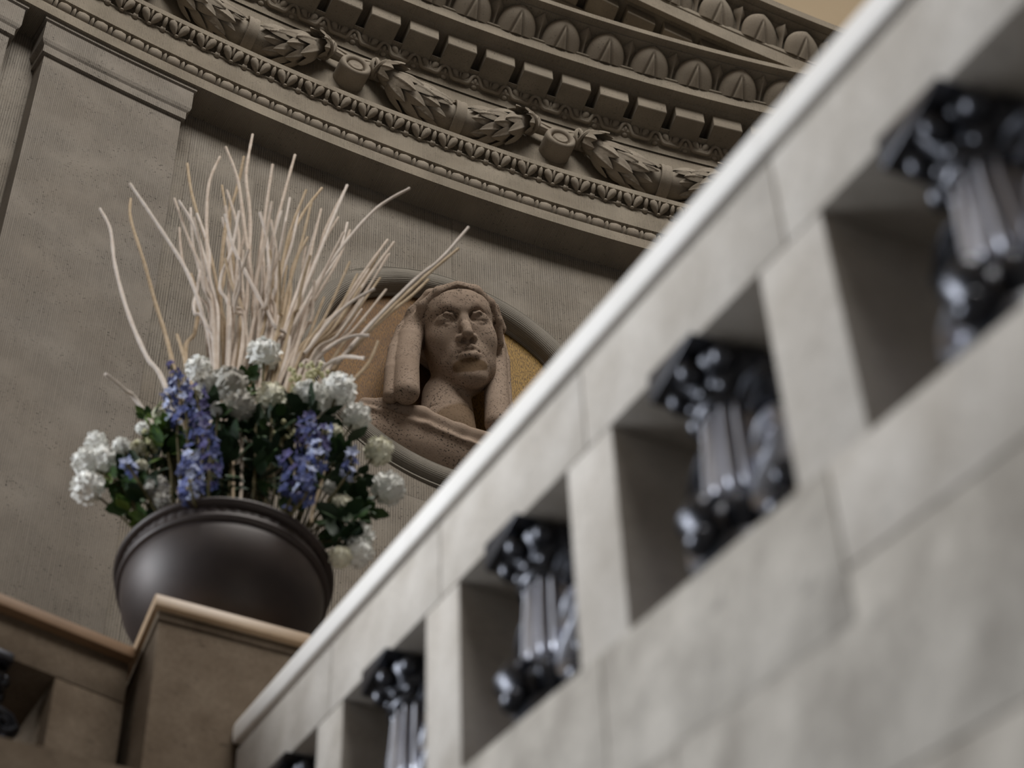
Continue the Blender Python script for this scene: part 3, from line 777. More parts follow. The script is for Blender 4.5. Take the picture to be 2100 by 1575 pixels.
# bronze balusters
def lobes(nl, d): return lambda a, i, z: 1 + d * (abs(math.cos(nl * a / 2)) - .6)
def spiral(c, r0, turns, a0, sgn, n=26, plane='x'):
    P = []
    for i in range(n):
        q = i / (n - 1); r = r0 * (1 - .82 * q); a = a0 + sgn * turns * 2 * PI * q
        P.append((c[0] + r * math.cos(a), c[1], c[2] + r * math.sin(a)))
    return P
def baluster_parts():
    out = []
    b = MB(); b.lathe([(.085, -.03), (.085, .03), (.078, .04), (.062, .046), (.058, .052)], 24); out.append(('foot', b))
    b = MB(); b.lathe([(.050, .05), (.066, .075), (.076, .10), (.072, .125), (.056, .150), (.048, .162)], 48, lobes(8, .22)); out.append(('leaf_cup', b))
    b = MB(); b.lathe([(.052, .155), (.060, .166), (.060, .18), (.057, .26), (.052, .345), (.053, .362)], 96, lobes(14, .30)); out.append(('fluted_body', b))
    b = MB(); b.lathe([(.050, .358), (.064, .364), (.069, .376), (.064, .388), (.054, .394)], 32); out.append(('collar', b))
    b = MB()
    pass
    for i in range(10): a = 2 * PI * i / 10; b = MB(); b.ell((.058 * math.cos(a), .058 * math.sin(a), .402), (.018, .018, .015), 8, 6); out.append(('bead', b))
    b = MB(); b.lathe([(.050, .395), (.060, .41), (.076, .436), (.088, .456), (.086, .470), (.074, .478)], 48, lobes(8, .16)); out.append(('capital', b))
    b = MB()
    pass
    for i in range(8): a = 2 * PI * i / 8 + .2; b = MB(); b.ell((.082 * math.cos(a), .082 * math.sin(a), .450), (.023, .023, .026), 8, 6); out.append(('leaf_knob', b))
    for sx in (-1, 1):
        b = MB()
        b.tube([(sx * x, 0, z) for x, z in ((.055, .365), (.085, .380), (.120, .366), (.138, .335))] + spiral((sx * .106, 0, .333), .033, 1.3, 0 if sx > 0 else PI, -sx, 22), [.015] * 4 + list(np.linspace(.017, .010, 22)), 8, 1.7, (0, 1, 0)); out.append(('upper_scroll', b))
        b = MB()
        b.tube(spiral((sx * .108, 0, .205), .056, 1.55, -PI / 2, sx, 34)[::-1] + [(sx * x, 0, z) for x, z in ((.085, .140), (.066, .118), (.064, .09), (.082, .068))], list(np.linspace(.010, .020, 34)) + [.021, .021, .020, .017], 8, 1.6, (0, 1, 0)); out.append(('lower_scroll', b))
        b = MB(); b.ell((sx * .106, 0, .052), (.032, .034, .026), 12, 8); out.append(('leaf_boss', b)); b = MB(); b.ell((sx * .122, 0, .112), (.020, .024, .026), 10, 7); out.append(('leaf_boss', b))
    for sy in (-1, 1):
        b = MB(); P = [(0, sy * .055, .16), (0, sy * .088, .13), (0, sy * .100, .098), (0, sy * .086, .072), (0, sy * .072, .085)]
        b.tube(P, [.012, .022, .026, .022, .012], 8, 1.5, (1, 0, 0)); out.append(('front_leaf', b)); b = MB(); b.ell((0, sy * .092, .052), (.030, .024, .022), 10, 7); out.append(('leaf_boss', b))
    return [(n, b.mesh(n, M['bronze_lit' if n in ('fluted_body', 'lower_scroll') else 'bronze'], True, 60)) for n, b in out]  # flutes and lower scrolls take the bronze with highlights painted in
BP = baluster_parts()
def plinths(slope):
    res = []
    for nm, z0, z1 in (('sloped_abacus', .478, .515),):
        b = MB()
        b.box((-.075, -.030, z0), (.085, .105, z1), lambda x, y, z, z0=z0, z1=z1: (x, y, z + (x * slope if z == z1 else 0)))
        me = b.mesh(nm, M['bronze'], False); bevel(me, .012, 2); res.append((nm, me))
    return res
PLI = plinths(TE)
ORD = ['nearest', 'second nearest', 'third', 'fourth', 'fifth']
LAB = {0: 'largest and nearest bronze baluster, in the opening at the right edge',
       1: 'bronze baluster in the second opening from the right edge of the stair',
       2: 'bronze baluster in the third opening from the right edge of the stair',
       3: 'bronze baluster in the fourth opening, just above the bottom edge',
       4: 'farthest bronze stair baluster, only its top seen beside the newel pillar'}
def baluster(p, ax, label, pl, scale=1.0):
    y = np.cross([0, 0, 1], ax)
    t = thing('bronze_baluster', label, 'baluster', group='bronze balusters of the stair', mw=Matrix(((ax[0] * scale, y[0] * scale, 0, p[0]), (ax[1] * scale, y[1] * scale, 0, p[1]), (0, 0, scale, p[2]), (0, 0, 0, 1))))
    for n, me in BP + pl: link(n, me, t)
    return t
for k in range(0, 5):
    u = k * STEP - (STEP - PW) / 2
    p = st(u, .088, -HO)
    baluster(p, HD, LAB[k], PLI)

# ================================================================== NEWEL, LANDING
ZC = 5.1085
new = thing('newel_pillar', 'square brown stone newel pillar with overhanging slab under the urn', 'pillar', tuple(lv(3.36, -.05, -1.6)))
ninv = Matrix.Translation(-Vector(new.location))
def nblock(parent, inv, *a, **k):
    o = block(*a[:2], None, *a[2:], **k); o.parent = parent; o.matrix_parent_inverse = inv; return o
nblock(new, ninv, 'shaft', M['newel'], 3.13, 3.56, -.258, .165, -1.6, ZC - .075, tr=lv, bev=.005)
nblock(new, ninv, 'neck_band', M['newel'], 3.122, 3.568, -.266, .173, ZC - .078, ZC - .045, tr=lv, bev=.004)
nblock(new, ninv, 'cap_slab', M['cap'], 3.1034, 3.585, -.2827, .190, ZC - .045, ZC, tr=lv, bev=.004)
# landing balustrade running left from the newel
A0 = np.array([-1.1376, 4.9107]); A1 = np.array([-1.4758, 4.6820]); k_ = 5.062 / 5.0385
LD = (A1 - A0) / np.linalg.norm(A1 - A0); LN = np.array([-LD[1], LD[0]]);
if LN @ np.array([0, 1.0]) < 0: LN = -LN
LB = A0 * k_
def ld(a, n, z): q = LB + LD * a + LN * n; return np.array([q[0], q[1], z])
lan = thing('landing_balustrade', 'dark stone balustrade of the landing joining the newel from the left', 'balustrade', tuple(ld(.6, .15, 4.0)))
linv = Matrix.Translation(-Vector(lan.location))
ZL = 5.062
M['capd'] = stone('worn brown cap stone', (.20, .12, .066), (.26, .16, .092), 0, pits=0, blotch=4, rough=.5, bump=.15, spec=.4)
nblock(lan, linv, 'cap_slab', M['capd'], -.02, 2.2, 0, .34, ZL - .042, ZL, tr=ld, bev=.004)
nblock(lan, linv, 'rail_stone', M['newel'], -.02, 2.2, .03, .31, ZL - .20, ZL - .042, tr=ld, bev=.004)
for a in (-.02, .78, 1.58): nblock(lan, linv, 'post', M['newel'], a + .0, a + .215, .032, .308, ZL - .72, ZL - .20, tr=ld, bev=.004)
nblock(lan, linv, 'base_stone', M['newel'], -.02, 2.2, .02, .32, ZL - 1.1, ZL - .72, tr=ld, bev=.004)
for i, a in enumerate((.405,)):
    baluster(ld(a, .10, ZL - .72), np.array([LD[0], LD[1], 0]), ('dark bronze baluster of the landing at the lower left corner', 'bronze baluster of the landing beyond the left edge')[i], plinths(0))
link('trim_8', (lambda b: (b.box((-1.0, -.6, -.12), (6.5, 3.2, 0), lambda x, y, z: lv(3.2 + y, x - 2.6, z + ZL - 1.1)), b.mesh('trim_8', M['newel'], False))[1])(MB()), kind='structure', label='landing slab')

# ================================================================== URN
UC = lv(3.345, -.028, 0)
ZR = 5.505
urn = thing('urn', 'wide dark brown metal urn with ribbed rim standing on the newel pillar', 'urn', (UC[0], UC[1], ZC))
def ul(prof, n=72, mod=None):
    b = MB(); b.lathe([(r, z - ZC) for r, z in prof], n, mod, False); return b
link('bowl', ul([(.10, ZC + .045), (.13, ZC + .06), (.20, ZC + .10), (.265, ZC + .165), (.300, ZC + .235), (.312, ZC + .290), (.313, ZR - .066), (.300, ZR - .05), (.27, ZR - .05), (.20, ZC + .14), (.01, ZC + .09)]).mesh('bowl', M['urn'], True, 50), urn)
link('foot', ul([(.002, ZC), (.150, ZC), (.150, ZC + .018), (.135, ZC + .028), (.10, ZC + .036), (.09, ZC + .05), (.002, ZC + .05)]).mesh('foot', M['urn'], True, 40), urn)
link('lower_ring', ul([(.30, ZR - .075), (.322, ZR - .074), (.328, ZR - .066), (.326, ZR - .056), (.316, ZR - .050), (.30, ZR - .05)]).mesh('lower_ring', M['urn'], True, 60), urn)
link('ribbed_band', ul([(.30, ZR - .052), (.3165, ZR - .050), (.3185, ZR - .016), (.30, ZR - .014)], 360, lambda a, i, z: 1 + .005 * (math.sin(60 * a) > 0)).mesh('ribbed_band', M['urn'], True, 30), urn)
link('rim', ul([(.30, ZR - .018), (.332, ZR - .016), (.340, ZR - .010), (.340, ZR - .002), (.334, ZR + .004), (.30, ZR + .004), (.285, ZR - .02), (.28, ZR - .05)]).mesh('rim', M['urn'], True, 60), urn)
soil = MB(); soil.lathe([(.002, .0), (.29, .0), (.285, -.02)], 40, None, False)
link('moss_fill', soil.mesh('moss_fill', M['leafd']), urn, Matrix.Translation((0, 0, ZR - .03 - ZC)))

# ================================================================== ARRANGEMENT
VD = np.array([UC[0], UC[1]]); VD = VD / np.linalg.norm(VD)      # horizontal direction away from the viewer
UD = float(np.array([UC[0], UC[1]]) @ VD)
def atv(px, py, off=0.0):
    r = ray(px, py); t = (UD + off) / (r[:2] @ VD); return r * t
def smooth_path(P, n):
    P = np.array(P, float); m = len(P); out = []
    for i in range(n):
        q = i / (n - 1) * (m - 1); k = min(int(q), m - 2); t = q - k
        p0, p1, p2, p3 = P[max(k - 1, 0)], P[k], P[k + 1], P[min(k + 2, m - 1)]
        out.append(.5 * ((2 * p1) + (p2 - p0) * t + (2 * p0 - 5 * p1 + 4 * p2 - p3) * t * t + (3 * p1 - p0 - 3 * p2 + p3) * t ** 3))
    return out
def loc(o, p): o.location = p
def local_mesh(build, name, m, base, **k):
    b = MB(); build(b); b.V = [tuple(np.array(v) - base) for v in b.V]; return b.mesh(name, m, **k)
ROOT = np.array([UC[0], UC[1], ZR - .03])
tr_ = random.Random(11)
def twig(pts, off, m, label, r=.0078, group='pale twigs standing in the urn'):
    base = ROOT + np.array([tr_.uniform(-.09, .09), tr_.uniform(-.09, .09), 0])
    # first picture point is the tip; depth offset eases from the root to the tip
    P = [base]; n = len(pts)
    for i, (x, y) in enumerate(pts[::-1]):
        P.append(atv(x, y, off * ((i + 1) / n) ** 1.2))
    S = smooth_path(P, 6 * len(P))
    R = [r * (1.15 - .45 * i / len(S)) * (1 + .10 * math.sin(i * 1.7 + n)) for i in range(len(S))]
    b = MB(); b.tube([s - base for s in S], R, 7)
    me = b.mesh('twig', m); t = link('twig', me); t.location = base
    t['label'] = label; t['category'] = 'twig'; t['group'] = group
TW = [
 ([(205, 428), (226, 470), (236, 545), (262, 640), (300, 730), (345, 810)], .05, 'twigw', 'pale twig curving furthest left across the pilaster'),
 ([(216, 767), (255, 800), (300, 850)], -.20, 'twigw', 'short low pale twig sticking out left over white flowers'),
 ([(268, 408), (268, 450), (296, 540), (318, 620), (340, 690), (362, 780)], .12, 'twigt', 'curved tan twig, second from the left edge of the fan'),
 ([(267, 377), (330, 470), (385, 560), (420, 660), (440, 740)], -.05, 'twigw', 'whitish twig whose tip starts before the pilaster edge, slanting right'),
 ([(384, 336), (395, 405), (430, 520), (455, 640), (465, 730)], .15, 'twigt', 'tan twig with tip beside the right edge of the pilaster'),
 ([(367, 412), (400, 470), (432, 580), (446, 700)], -.02, 'twigw', 'whitish twig with a bent top just right of the pilaster'),
 ([(451, 322), (428, 380), (424, 480), (432, 600), (446, 720)], .10, 'twig', 'pale twig hooked to the right at its tip'),
 ([(463, 302), (488, 370), (500, 460), (520, 600), (528, 720)], .06, 'twig', 'pale twig crossing from upper left near the top of the fan'),
 ([(518, 276), (508, 330), (505, 370), (513, 450), (508, 600), (502, 720)], .12, 'twig', 'tallest pale twig, its tip touching the dark architrave soffit'),
 ([(500, 322), (488, 380), (462, 470), (452, 600), (458, 720)], .16, 'twigt', 'twig behind the tallest one leaning down left'),
 ([(559, 338), (548, 410), (536, 500), (520, 620), (512, 720)], .02, 'twig', 'straight pale twig second to the right of the tallest'),
 ([(605, 318), (585, 390), (560, 490), (540, 620), (525, 720)], .10, 'twig', 'pale twig leaning right with tip under the architrave shadow'),
 ([(660, 386), (620, 440), (585, 520), (560, 640), (540, 730)], .20, 'twigt', 'thin tan twig arching right, left of the forked pair'),
 ([(712, 380), (682, 450), (650, 530), (600, 650), (560, 740)], .05, 'twigw', 'white thick twig right of the thin tan arch'),
 ([(706, 392), (668, 470), (640, 560), (590, 660), (555, 740)], .12, 'twig', 'twig close beside the white thick one'),
 ([(840, 386), (775, 425), (710, 495), (650, 580), (600, 670), (560, 740)], -.05, 'twigw', 'long pale twig leaning far right under the architrave'),
 ([(961, 466), (905, 530), (850, 575), (770, 655), (700, 735), (655, 790)], -.10, 'twigw', 'longest right leaning twig reaching above the stone head'),
 ([(940, 510), (880, 560), (810, 625), (735, 700), (670, 780)], .02, 'twigt', 'tan twig running just under the longest right leaning twig'),
 ([(878, 574), (840, 610), (790, 650), (730, 710), (672, 790)], .10, 'twigt', 'tan twig with its tip at the top of the gold ground'),
 ([(808, 497), (765, 555), (720, 620), (660, 690), (610, 750)], .04, 'twig', 'pale twig ending just above the round frame'),
 ([(795, 492), (745, 560), (690, 640), (630, 720)], .15, 'twig', 'twig running close left of the one ending above the frame'),
 ([(768, 592), (720, 620), (675, 660), (630, 720), (600, 760)], -.10, 'twigw', 'whitish twig with blunt tip on the left of the gold ground'),
 ([(757, 688), (722, 690), (680, 710), (640, 745), (610, 775)], -.08, 'twigw', 'twig bent flat to the right across the gold ground'),
 ([(748, 735), (705, 732), (670, 748), (630, 780)], -.15, 'twigw', 'lower twig bent flat to the right over the gold ground'),
 ([(775, 700), (755, 745), (720, 785), (680, 830)], .05, 'twigt', 'short tan twig curving up on the gold ground'),
 ([(748, 655), (715, 690), (680, 740), (650, 790)], .16, 'twigt', 'tan twig low down behind the two flat bent ones'),
 ([(363, 686), (378, 735), (392, 790)], .02, 'twigt', 'short tan stub twig left above the blue flowers'),
 ([(392, 562), (408, 620), (400, 680), (385, 760)], .14, 'twigt', 'thin twig leaning left above the blue flowers'),
 ([(462, 440), (480, 510), (520, 590), (560, 665), (585, 740)], -.12, 'twigw', 'front twig crossing the bundle down to the right'),
 ([(533, 436), (547, 490), (552, 580), (535, 680), (528, 740)], -.08, 'twigw', 'front twig with an elbow in the middle of the bundle'),
]
for pts, off, m, lab in TW: twig(pts, off, M[m], lab)
for i in range(44):
    bx = tr_.uniform(440, 600); a = (bx - 505) / 95 + tr_.gauss(0, .28)
    L = tr_.uniform(170, 380) * (1 - .12 * abs(a))
    tip = (bx + 95 * a * L / 300 + tr_.gauss(0, 12), 740 - L)
    mid = (bx + 42 * a + tr_.gauss(0, 10), 740 - L * .5)
    q = (bx + 16 * a, 740 - L * .2)
    twig([tip, ((tip[0] + mid[0]) / 2 + tr_.gauss(0, 7), (tip[1] + mid[1]) / 2), mid, q], tr_.uniform(-.22, .26), M[tr_.choice(['twig', 'twig', 'twigw', 'twigt'])], 'slender pale twig in the dense middle of the fan', r=.0068)
for i in range(12):
    a = tr_.uniform(.8, 1.7); L = tr_.uniform(110, 230); bx = 600 + tr_.uniform(-20, 40)
    tip = (bx + L * .75 * a * .8, 750 - L); mid = (bx + L * .33 * a, 755 - L * .48)
    twig([tip, mid, (bx, 765)], tr_.uniform(-.15, .3), M[tr_.choice(['twig', 'twigt', 'twigt'])], 'slender pale twig among those leaning right', r=.0062)

# flowers
def bloom_mesh(name, m, seed, npet=110, R=1.0):
    rg = random.Random(seed); b = MB(); b.ell((0, 0, 0), (.86 * R, .86 * R, .82 * R), 14, 9)
    for i in range(npet):
        z = 1 - 2 * (i + .5) / npet; ph = i * 2.39996; q = math.sqrt(1 - z * z)
        d = np.array([q * math.cos(ph), q * math.sin(ph), z]); d += np.array([rg.gauss(0, .07) for _ in range(3)]); d /= np.linalg.norm(d)
        a = np.cross(d, [.3, .5, .8]); a /= np.linalg.norm(a); c = np.cross(d, a); th = rg.uniform(0, 6.28)
        u = a * math.cos(th) + c * math.sin(th); v = np.cross(d, u)
        r1 = R * rg.uniform(.92, 1.08); w = R * rg.uniform(.13, .19)
        p = [d * R * .62 - u * w * .4, d * R * .62 + u * w * .4, d * r1 * .9 + u * w + v * w * .3, d * r1 + u * w * .5 + v * w * .8, d * r1 - u * w * .5 + v * w * .8, d * r1 * .9 - u * w + v * w * .3]
        b.add(p, [(0, 1, 2, 5), (2, 3, 4, 5)])
    return b.mesh(name, m, True, None, fix=False)
BL = {k: [bloom_mesh('bloom', M[k], i + 5 * j) for i in range(2)] for j, k in enumerate(('white', 'cream', 'grey'))}
fl = random.Random(5)
def stem_mesh(p, base, m, r=.004):
    mid = (p + base) / 2 + np.array([0, 0, .05]) + np.array([fl.uniform(-.02, .02), fl.uniform(-.02, .02), 0])
    b = MB(); b.tube([q - p for q in smooth_path([base, mid, p], 10)], r, 6); return b.mesh('stem', m)
def base_pt(p):
    d = np.array([p[0] - UC[0], p[1] - UC[1]]); L = np.linalg.norm(d) + 1e-9; d = d / L * min(L, .20)
    return np.array([UC[0] + d[0], UC[1] + d[1], ZR - .02])
def flower(px, py, rad, off, kind, label, group='white pompon flowers of the arrangement', sq=(1, 1, 1)):
    p = atv(px, py, off); dep = float(p @ RW[:, 2]); R = rad * dep / FPX * 1.18
    t = thing('pompon_flower', label, 'flower', tuple(p), group)
    mw = Matrix.Rotation(fl.uniform(0, 6), 4, 'Z') @ Matrix.Rotation(fl.uniform(-.5, .5), 4, 'X') @ Matrix.Diagonal((R * sq[0], R * sq[1], R * sq[2], 1))
    link('bloom', fl.choice(BL[kind]), t, mw); link('stem', stem_mesh(p, base_pt(p), M['stem']), t)
WF = [
 (541, 727, 31, -.05, 'white', 'single white pompon standing highest against the twigs'),
 (408, 757, 25, -.10, 'white', 'white pompon at the top left above the blue spikes'),
 (430, 790, 30, -.12, 'grey', 'greyed white pompon below the top left white one'),
 (470, 788, 33, -.16, 'grey', 'large greyed pompon left of the middle'),
 (492, 836, 31, -.20, 'grey', 'lowest greyed pompon left of the middle stems'),
 (556, 815, 29, -.14, 'cream', 'creamy pompon below the single high white one'),
 (632, 813, 30, -.14, 'white', 'white pompon left of the big one on the right shoulder'),
 (694, 799, 33, -.12, 'white', 'big white pompon on the right shoulder of the bouquet'),
 (668, 838, 22, -.05, 'white', 'small white pompon tucked under the big right one'),
 (731, 856, 27, -.10, 'white', 'white pompon right of the big one, against the drapery'),
 (776, 925, 27, -.10, 'cream', 'white pompon on its own before the round frame'),
 (797, 1003, 31, -.10, 'white', 'white pompon farthest right, below the frame'),
 (737, 1100, 27, -.12, 'white', 'upper of two white pompons hanging at lower right of the urn'),
 (735, 1134, 27, -.14, 'white', 'lower of two white pompons hanging at lower right of the urn'),
 (698, 1143, 21, -.16, 'cream', 'cream pompon touching the right rim of the urn'),
 (700, 1036, 20, -.16, 'cream', 'cream pompon above the right side of the rim'),
 (322, 998, 23, -.22, 'grey', 'greyish pompon above the left side of the rim'),
 (332, 1027, 17, -.22, 'grey', 'smaller greyish pompon right on the left rim'),
 (197, 908, 21, -.12, 'white', 'top pompon of the white cluster at far left'),
 (176, 948, 26, -.14, 'white', 'left pompon of the white cluster at far left'),
 (212, 943, 27, -.15, 'white', 'right pompon of the white cluster at far left'),
 (180, 1000, 30, -.16, 'white', 'lowest and largest pompon of the white cluster at far left'),
 (248, 916, 17, -.16, 'white', 'small white pompon just right of the far left cluster'),
 (283, 918, 15, -.14, 'cream', 'small cream bloom over leaves on the left'),
 (291, 878, 12, -.12, 'white', 'small white bud at left below the low twig'),
 (327, 850, 14, -.10, 'cream', 'small cream bud beside the low left twig end'),
 (290, 955, 12, -.18, 'cream', 'tiny cream bloom left above dark leaves'),
 (686, 888, 16, -.16, 'cream', 'small cream bloom beside the right blue spikes'),
 (447, 838, 14, -.20, 'white', 'small white bloom between blue spike and grey pompons'),
 (678, 1000, 14, -.16, 'white', 'small pale bloom before the right dark leaves'),
]
for px, py, rad, off, k, lab in WF: flower(px, py, rad, off, k, lab)

# blue spikes: a stem set with small open florets
def floret_mesh(m, seed):
    rg = random.Random(seed); b = MB()
    for i in range(5):
        a = 2 * PI * i / 5 + rg.uniform(-.2, .2); c, s = math.cos(a), math.sin(a); l = rg.uniform(.85, 1.1)
        P = [(0, 0, 0), (.5 * l * c - .38 * s, .5 * l * s + .38 * c, .22), (l * c, l * s, .30 + rg.uniform(-.2, .2)), (.5 * l * c + .38 * s, .5 * l * s - .38 * c, .22)]
        b.add(P, [(0, 3, 2, 1)])
    b.ell((0, 0, .08), (.2, .2, .2), 6, 4)
    return b.mesh('floret', m, True, None, fix=False)
FM = {k: [floret_mesh(M[k], i + 9 * j) for i in range(2)] for j, k in enumerate(('blue', 'pale', 'violet'))}
def spike(path, off, kinds, n, wpx, label, size=.023):
    P = [atv(x, y, off) for x, y in path]; base = P[-1]
    t = thing('delphinium_spike', label, 'flower', tuple(P[0]), 'blue flower spikes of the arrangement')
    S = smooth_path(P, 24)
    b = MB(); b.tube([q - P[0] for q in smooth_path(P + [base_pt(base)], 20)], .0045, 6); link('stem', b.mesh('stem', M['stem']), t)
    for i in range(n):
        q = S[min(23, int(24 * (i + .5) / n))]; wv = wpx * np.linalg.norm(q) / FPX * (.55 + .45 * i / n)
        a = i * 2.4 + fl.uniform(-.3, .3); z = fl.uniform(-.3, .45)
        d = np.array([math.cos(a), math.sin(a), z]); d /= np.linalg.norm(d)
        p = q + d * wv * fl.uniform(.6, 1.0) - P[0]
        m = Vector(d).to_track_quat('Z', 'Y').to_matrix().to_4x4(); sc = size * fl.uniform(.8, 1.15)
        link('floret', fl.choice(FM[fl.choice(kinds)]), t, Matrix.Translation(p) @ m @ Matrix.Scale(sc, 4))
spike([(366, 778), (374, 830), (384, 875)], -0.24, ['blue', 'pale', 'blue'], 33, 34, 'blue flower spike at upper left below the white pompon')
spike([(345, 800), (352, 830), (362, 860)], -0.22, ['pale', 'pale', 'blue'], 13, 18, 'pale blue tip sprig at upper left edge')
spike([(400, 800), (412, 860), (415, 905)], -0.26, ['blue', 'violet'], 30, 32, 'darker blue spike left of the grey pompons')
spike([(392, 925), (388, 970), (395, 1015)], -0.34, ['blue', 'blue', 'pale'], 36, 29, 'bright blue spike hanging above the left rim')
spike([(428, 900), (430, 945), (428, 985)], -0.28, ['blue', 'violet'], 27, 29, 'deep blue spike right of the bright one over the rim')
spike([(628, 858), (632, 895), (640, 925)], -0.24, ['violet', 'violet', 'blue'], 27, 29, 'violet blue spike under the right white pompons')
spike([(664, 880), (655, 915), (650, 950)], -0.28, ['blue', 'violet', 'pale'], 27, 25, 'blue spike close to the small cream bloom on the right')
spike([(590, 935), (610, 975), (600, 1020)], -0.30, ['violet', 'blue'], 30, 34, 'broad violet blue spike over the right rim')
spike([(632, 945), (628, 985), (622, 1025)], -0.34, ['blue', 'pale', 'blue'], 27, 23, 'bright blue spike right above the rim')
spike([(722, 920), (718, 950), (712, 975)], -0.22, ['blue', 'pale'], 12, 13, 'small blue sprig at the right edge of the leaves')
spike([(258, 945), (262, 955), (270, 965)], -0.28, ['pale', 'blue'], 7, 10, 'small blue sprig among leaves at far left')
spike([(350, 745), (356, 765), (362, 790)], -0.16, ['violet'], 12, 16, 'dull violet sprig behind the upper left white pompon', .014)

# leafy stems
V = []; F = []
for i in range(7):
    q = i / 6; w = .30 * math.sin(PI * min(1, q * .92 + .08) ** .85) ** .8 * (1 + .18 * (i % 2)) + .004
    V += [(q, -w, .10 * q * (1 - q) - .05), (q, 0, .18 * q * (1 - q)), (q, w, .10 * q * (1 - q) - .05)]
for i in range(6): a = 3 * i; F += [(a, a + 3, a + 4, a + 1), (a + 1, a + 4, a + 5, a + 2)]
LEAF = {k: mkmesh('leaf', V, F, M[k], None, True) for k in ('leaf', 'leafd', 'leafl')}
def spray(px, py, off, kinds, n, rpx, label, size=.085, droop=0.0):
    p = atv(px, py, off); base = base_pt(p); R = rpx * np.linalg.norm(p) / FPX
    t = thing('leafy_stem', label, 'foliage', tuple(p), 'leafy stems of the arrangement')
    link('stem', stem_mesh(p, base, M['stem'], .0035), t)
    for i in range(n):
        d = np.array([fl.gauss(0, 1), fl.gauss(0, 1), fl.gauss(0, .8) + .1 - droop]); d /= np.linalg.norm(d)
        o = d * R * fl.uniform(.05, .75); sc = size * fl.uniform(.7, 1.15)
        m = Vector(d).to_track_quat('X', 'Z').to_matrix().to_4x4() @ Matrix.Rotation(fl.uniform(-1.2, 1.2), 4, 'X')
        link('leaf', LEAF[fl.choice(kinds)], t, Matrix.Translation(o) @ m @ Matrix.Scale(sc, 4))
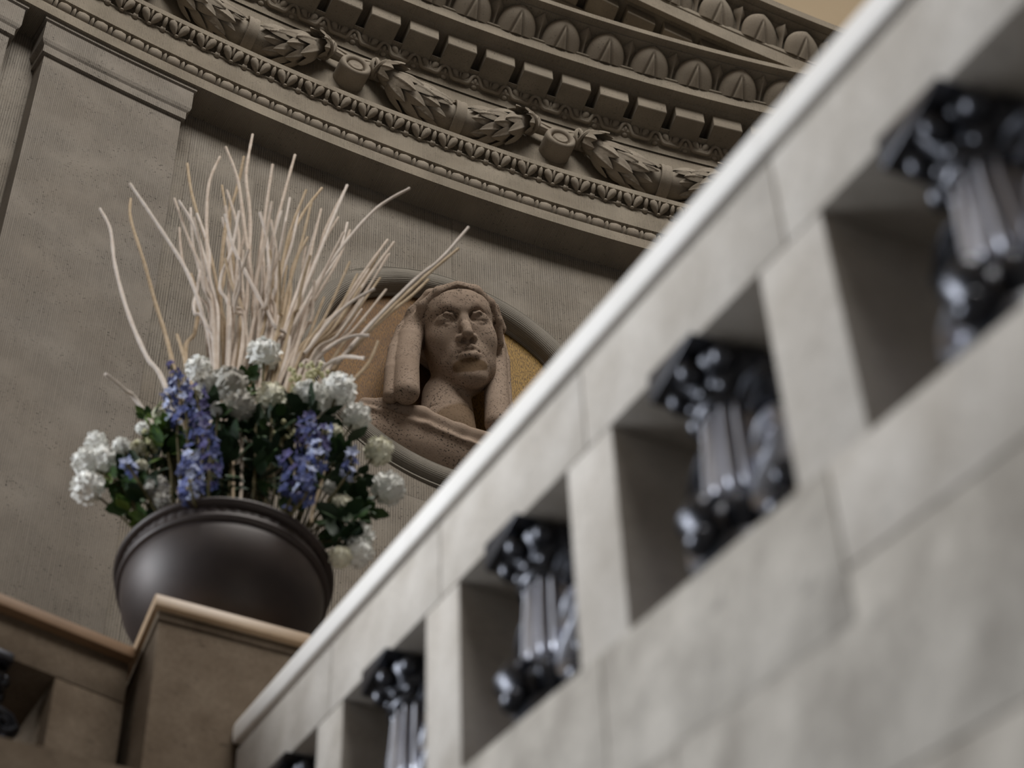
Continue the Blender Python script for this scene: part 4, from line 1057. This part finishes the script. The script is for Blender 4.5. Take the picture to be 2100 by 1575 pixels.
SP = [
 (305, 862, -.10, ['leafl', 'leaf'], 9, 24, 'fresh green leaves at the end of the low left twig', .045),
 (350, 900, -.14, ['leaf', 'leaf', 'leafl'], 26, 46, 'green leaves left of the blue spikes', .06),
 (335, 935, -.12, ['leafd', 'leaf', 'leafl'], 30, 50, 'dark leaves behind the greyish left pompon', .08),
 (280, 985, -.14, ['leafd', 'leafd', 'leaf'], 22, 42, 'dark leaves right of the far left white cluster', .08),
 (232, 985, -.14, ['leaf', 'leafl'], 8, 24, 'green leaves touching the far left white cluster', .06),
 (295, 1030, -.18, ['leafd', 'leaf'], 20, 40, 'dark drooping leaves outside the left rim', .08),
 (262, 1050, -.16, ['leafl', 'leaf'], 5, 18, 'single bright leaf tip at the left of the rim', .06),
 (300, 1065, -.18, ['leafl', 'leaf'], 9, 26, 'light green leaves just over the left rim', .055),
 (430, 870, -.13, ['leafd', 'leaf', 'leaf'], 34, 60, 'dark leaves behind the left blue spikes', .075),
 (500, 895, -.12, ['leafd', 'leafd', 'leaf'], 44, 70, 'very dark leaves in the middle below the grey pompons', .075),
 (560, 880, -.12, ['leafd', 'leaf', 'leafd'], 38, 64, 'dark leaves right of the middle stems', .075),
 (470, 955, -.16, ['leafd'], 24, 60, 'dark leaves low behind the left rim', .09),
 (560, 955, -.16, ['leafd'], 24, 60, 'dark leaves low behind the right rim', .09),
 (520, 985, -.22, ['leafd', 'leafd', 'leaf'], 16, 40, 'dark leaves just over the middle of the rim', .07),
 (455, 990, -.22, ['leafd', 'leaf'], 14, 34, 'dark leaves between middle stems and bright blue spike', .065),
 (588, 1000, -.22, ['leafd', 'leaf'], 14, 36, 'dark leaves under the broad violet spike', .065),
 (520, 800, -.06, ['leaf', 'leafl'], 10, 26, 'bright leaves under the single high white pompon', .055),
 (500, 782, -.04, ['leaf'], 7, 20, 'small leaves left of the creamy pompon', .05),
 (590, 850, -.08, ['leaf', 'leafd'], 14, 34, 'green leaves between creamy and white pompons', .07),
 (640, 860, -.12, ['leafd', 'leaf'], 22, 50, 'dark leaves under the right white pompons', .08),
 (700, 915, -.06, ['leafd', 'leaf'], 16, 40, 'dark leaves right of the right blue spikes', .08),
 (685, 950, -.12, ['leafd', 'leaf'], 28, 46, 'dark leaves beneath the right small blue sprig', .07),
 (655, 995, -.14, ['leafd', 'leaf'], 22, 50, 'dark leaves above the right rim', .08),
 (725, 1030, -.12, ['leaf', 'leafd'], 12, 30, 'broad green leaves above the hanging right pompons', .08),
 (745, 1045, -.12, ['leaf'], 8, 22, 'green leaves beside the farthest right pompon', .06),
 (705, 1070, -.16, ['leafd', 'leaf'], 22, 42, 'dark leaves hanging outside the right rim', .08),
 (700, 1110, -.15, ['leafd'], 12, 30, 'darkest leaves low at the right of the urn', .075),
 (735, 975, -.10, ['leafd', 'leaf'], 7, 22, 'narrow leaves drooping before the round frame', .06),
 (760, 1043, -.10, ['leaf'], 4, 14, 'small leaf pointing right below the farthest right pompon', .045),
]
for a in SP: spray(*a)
for px, py, off, n, lab in ((612, 785, -.12, 30, 'yellowish cream flower sprig above the right white pompons'), (640, 768, -.10, 26, 'small yellow buds beside the right leaning twigs'), (580, 895, -.16, 16, 'yellow green buds in the dark leaves right of middle'), (308, 918, -.14, 14, 'yellow green buds among the left leaves')):
    p = atv(px, py, off); t = thing('bud_sprig', lab, 'foliage', tuple(p), 'yellow bud sprigs of the arrangement')
    link('stem', stem_mesh(p, base_pt(p), M['stem'], .003), t)
    b = MB()
    for i in range(n): b.ell((fl.gauss(0, .022), fl.gauss(0, .022), fl.gauss(0, .028)), (.009, .009, .010), 6, 4)
    link('buds', b.mesh('buds', M['yellow'], True, None), t, kind='stuff')
# bare brown stems rising from the urn's middle
for i, (x0, y0, x1, y1) in enumerate(((478, 1010, 470, 900), (494, 1012, 492, 880), (520, 1015, 522, 860), (532, 1015, 560, 905), (450, 1010, 430, 950), (350, 1030, 345, 930), (640, 1050, 665, 960))):
    p0, p1 = atv(x0, y0, -.18), atv(x1, y1, -.16)
    b = MB(); b.tube([q - p0 for q in smooth_path([p0 - np.array([0, 0, .05]), p0, (p0 + p1) / 2 + np.array([.004, 0, .01]), p1], 10)], .0055, 6)
    t = link('stem', b.mesh('bare_stem', M[('twigt', 'twig', 'stem', 'stem', 'stem', 'stem', 'twigt')[i]])); t.name = 'bare_stem'; t.location = p0
    t['category'] = 'stem'; t['group'] = 'bare stems over the urn rim'
    t['label'] = ('pale bare stem left of middle over the rim', 'white bare stem in the middle over the rim', 'brown stem rising in the middle of the bouquet', 'brown stem leaning right in the middle of the bouquet', 'thin stem under the deep blue spike', 'thin brown stem among the left leaves', 'tan stem slanting right over the right rim')[i]
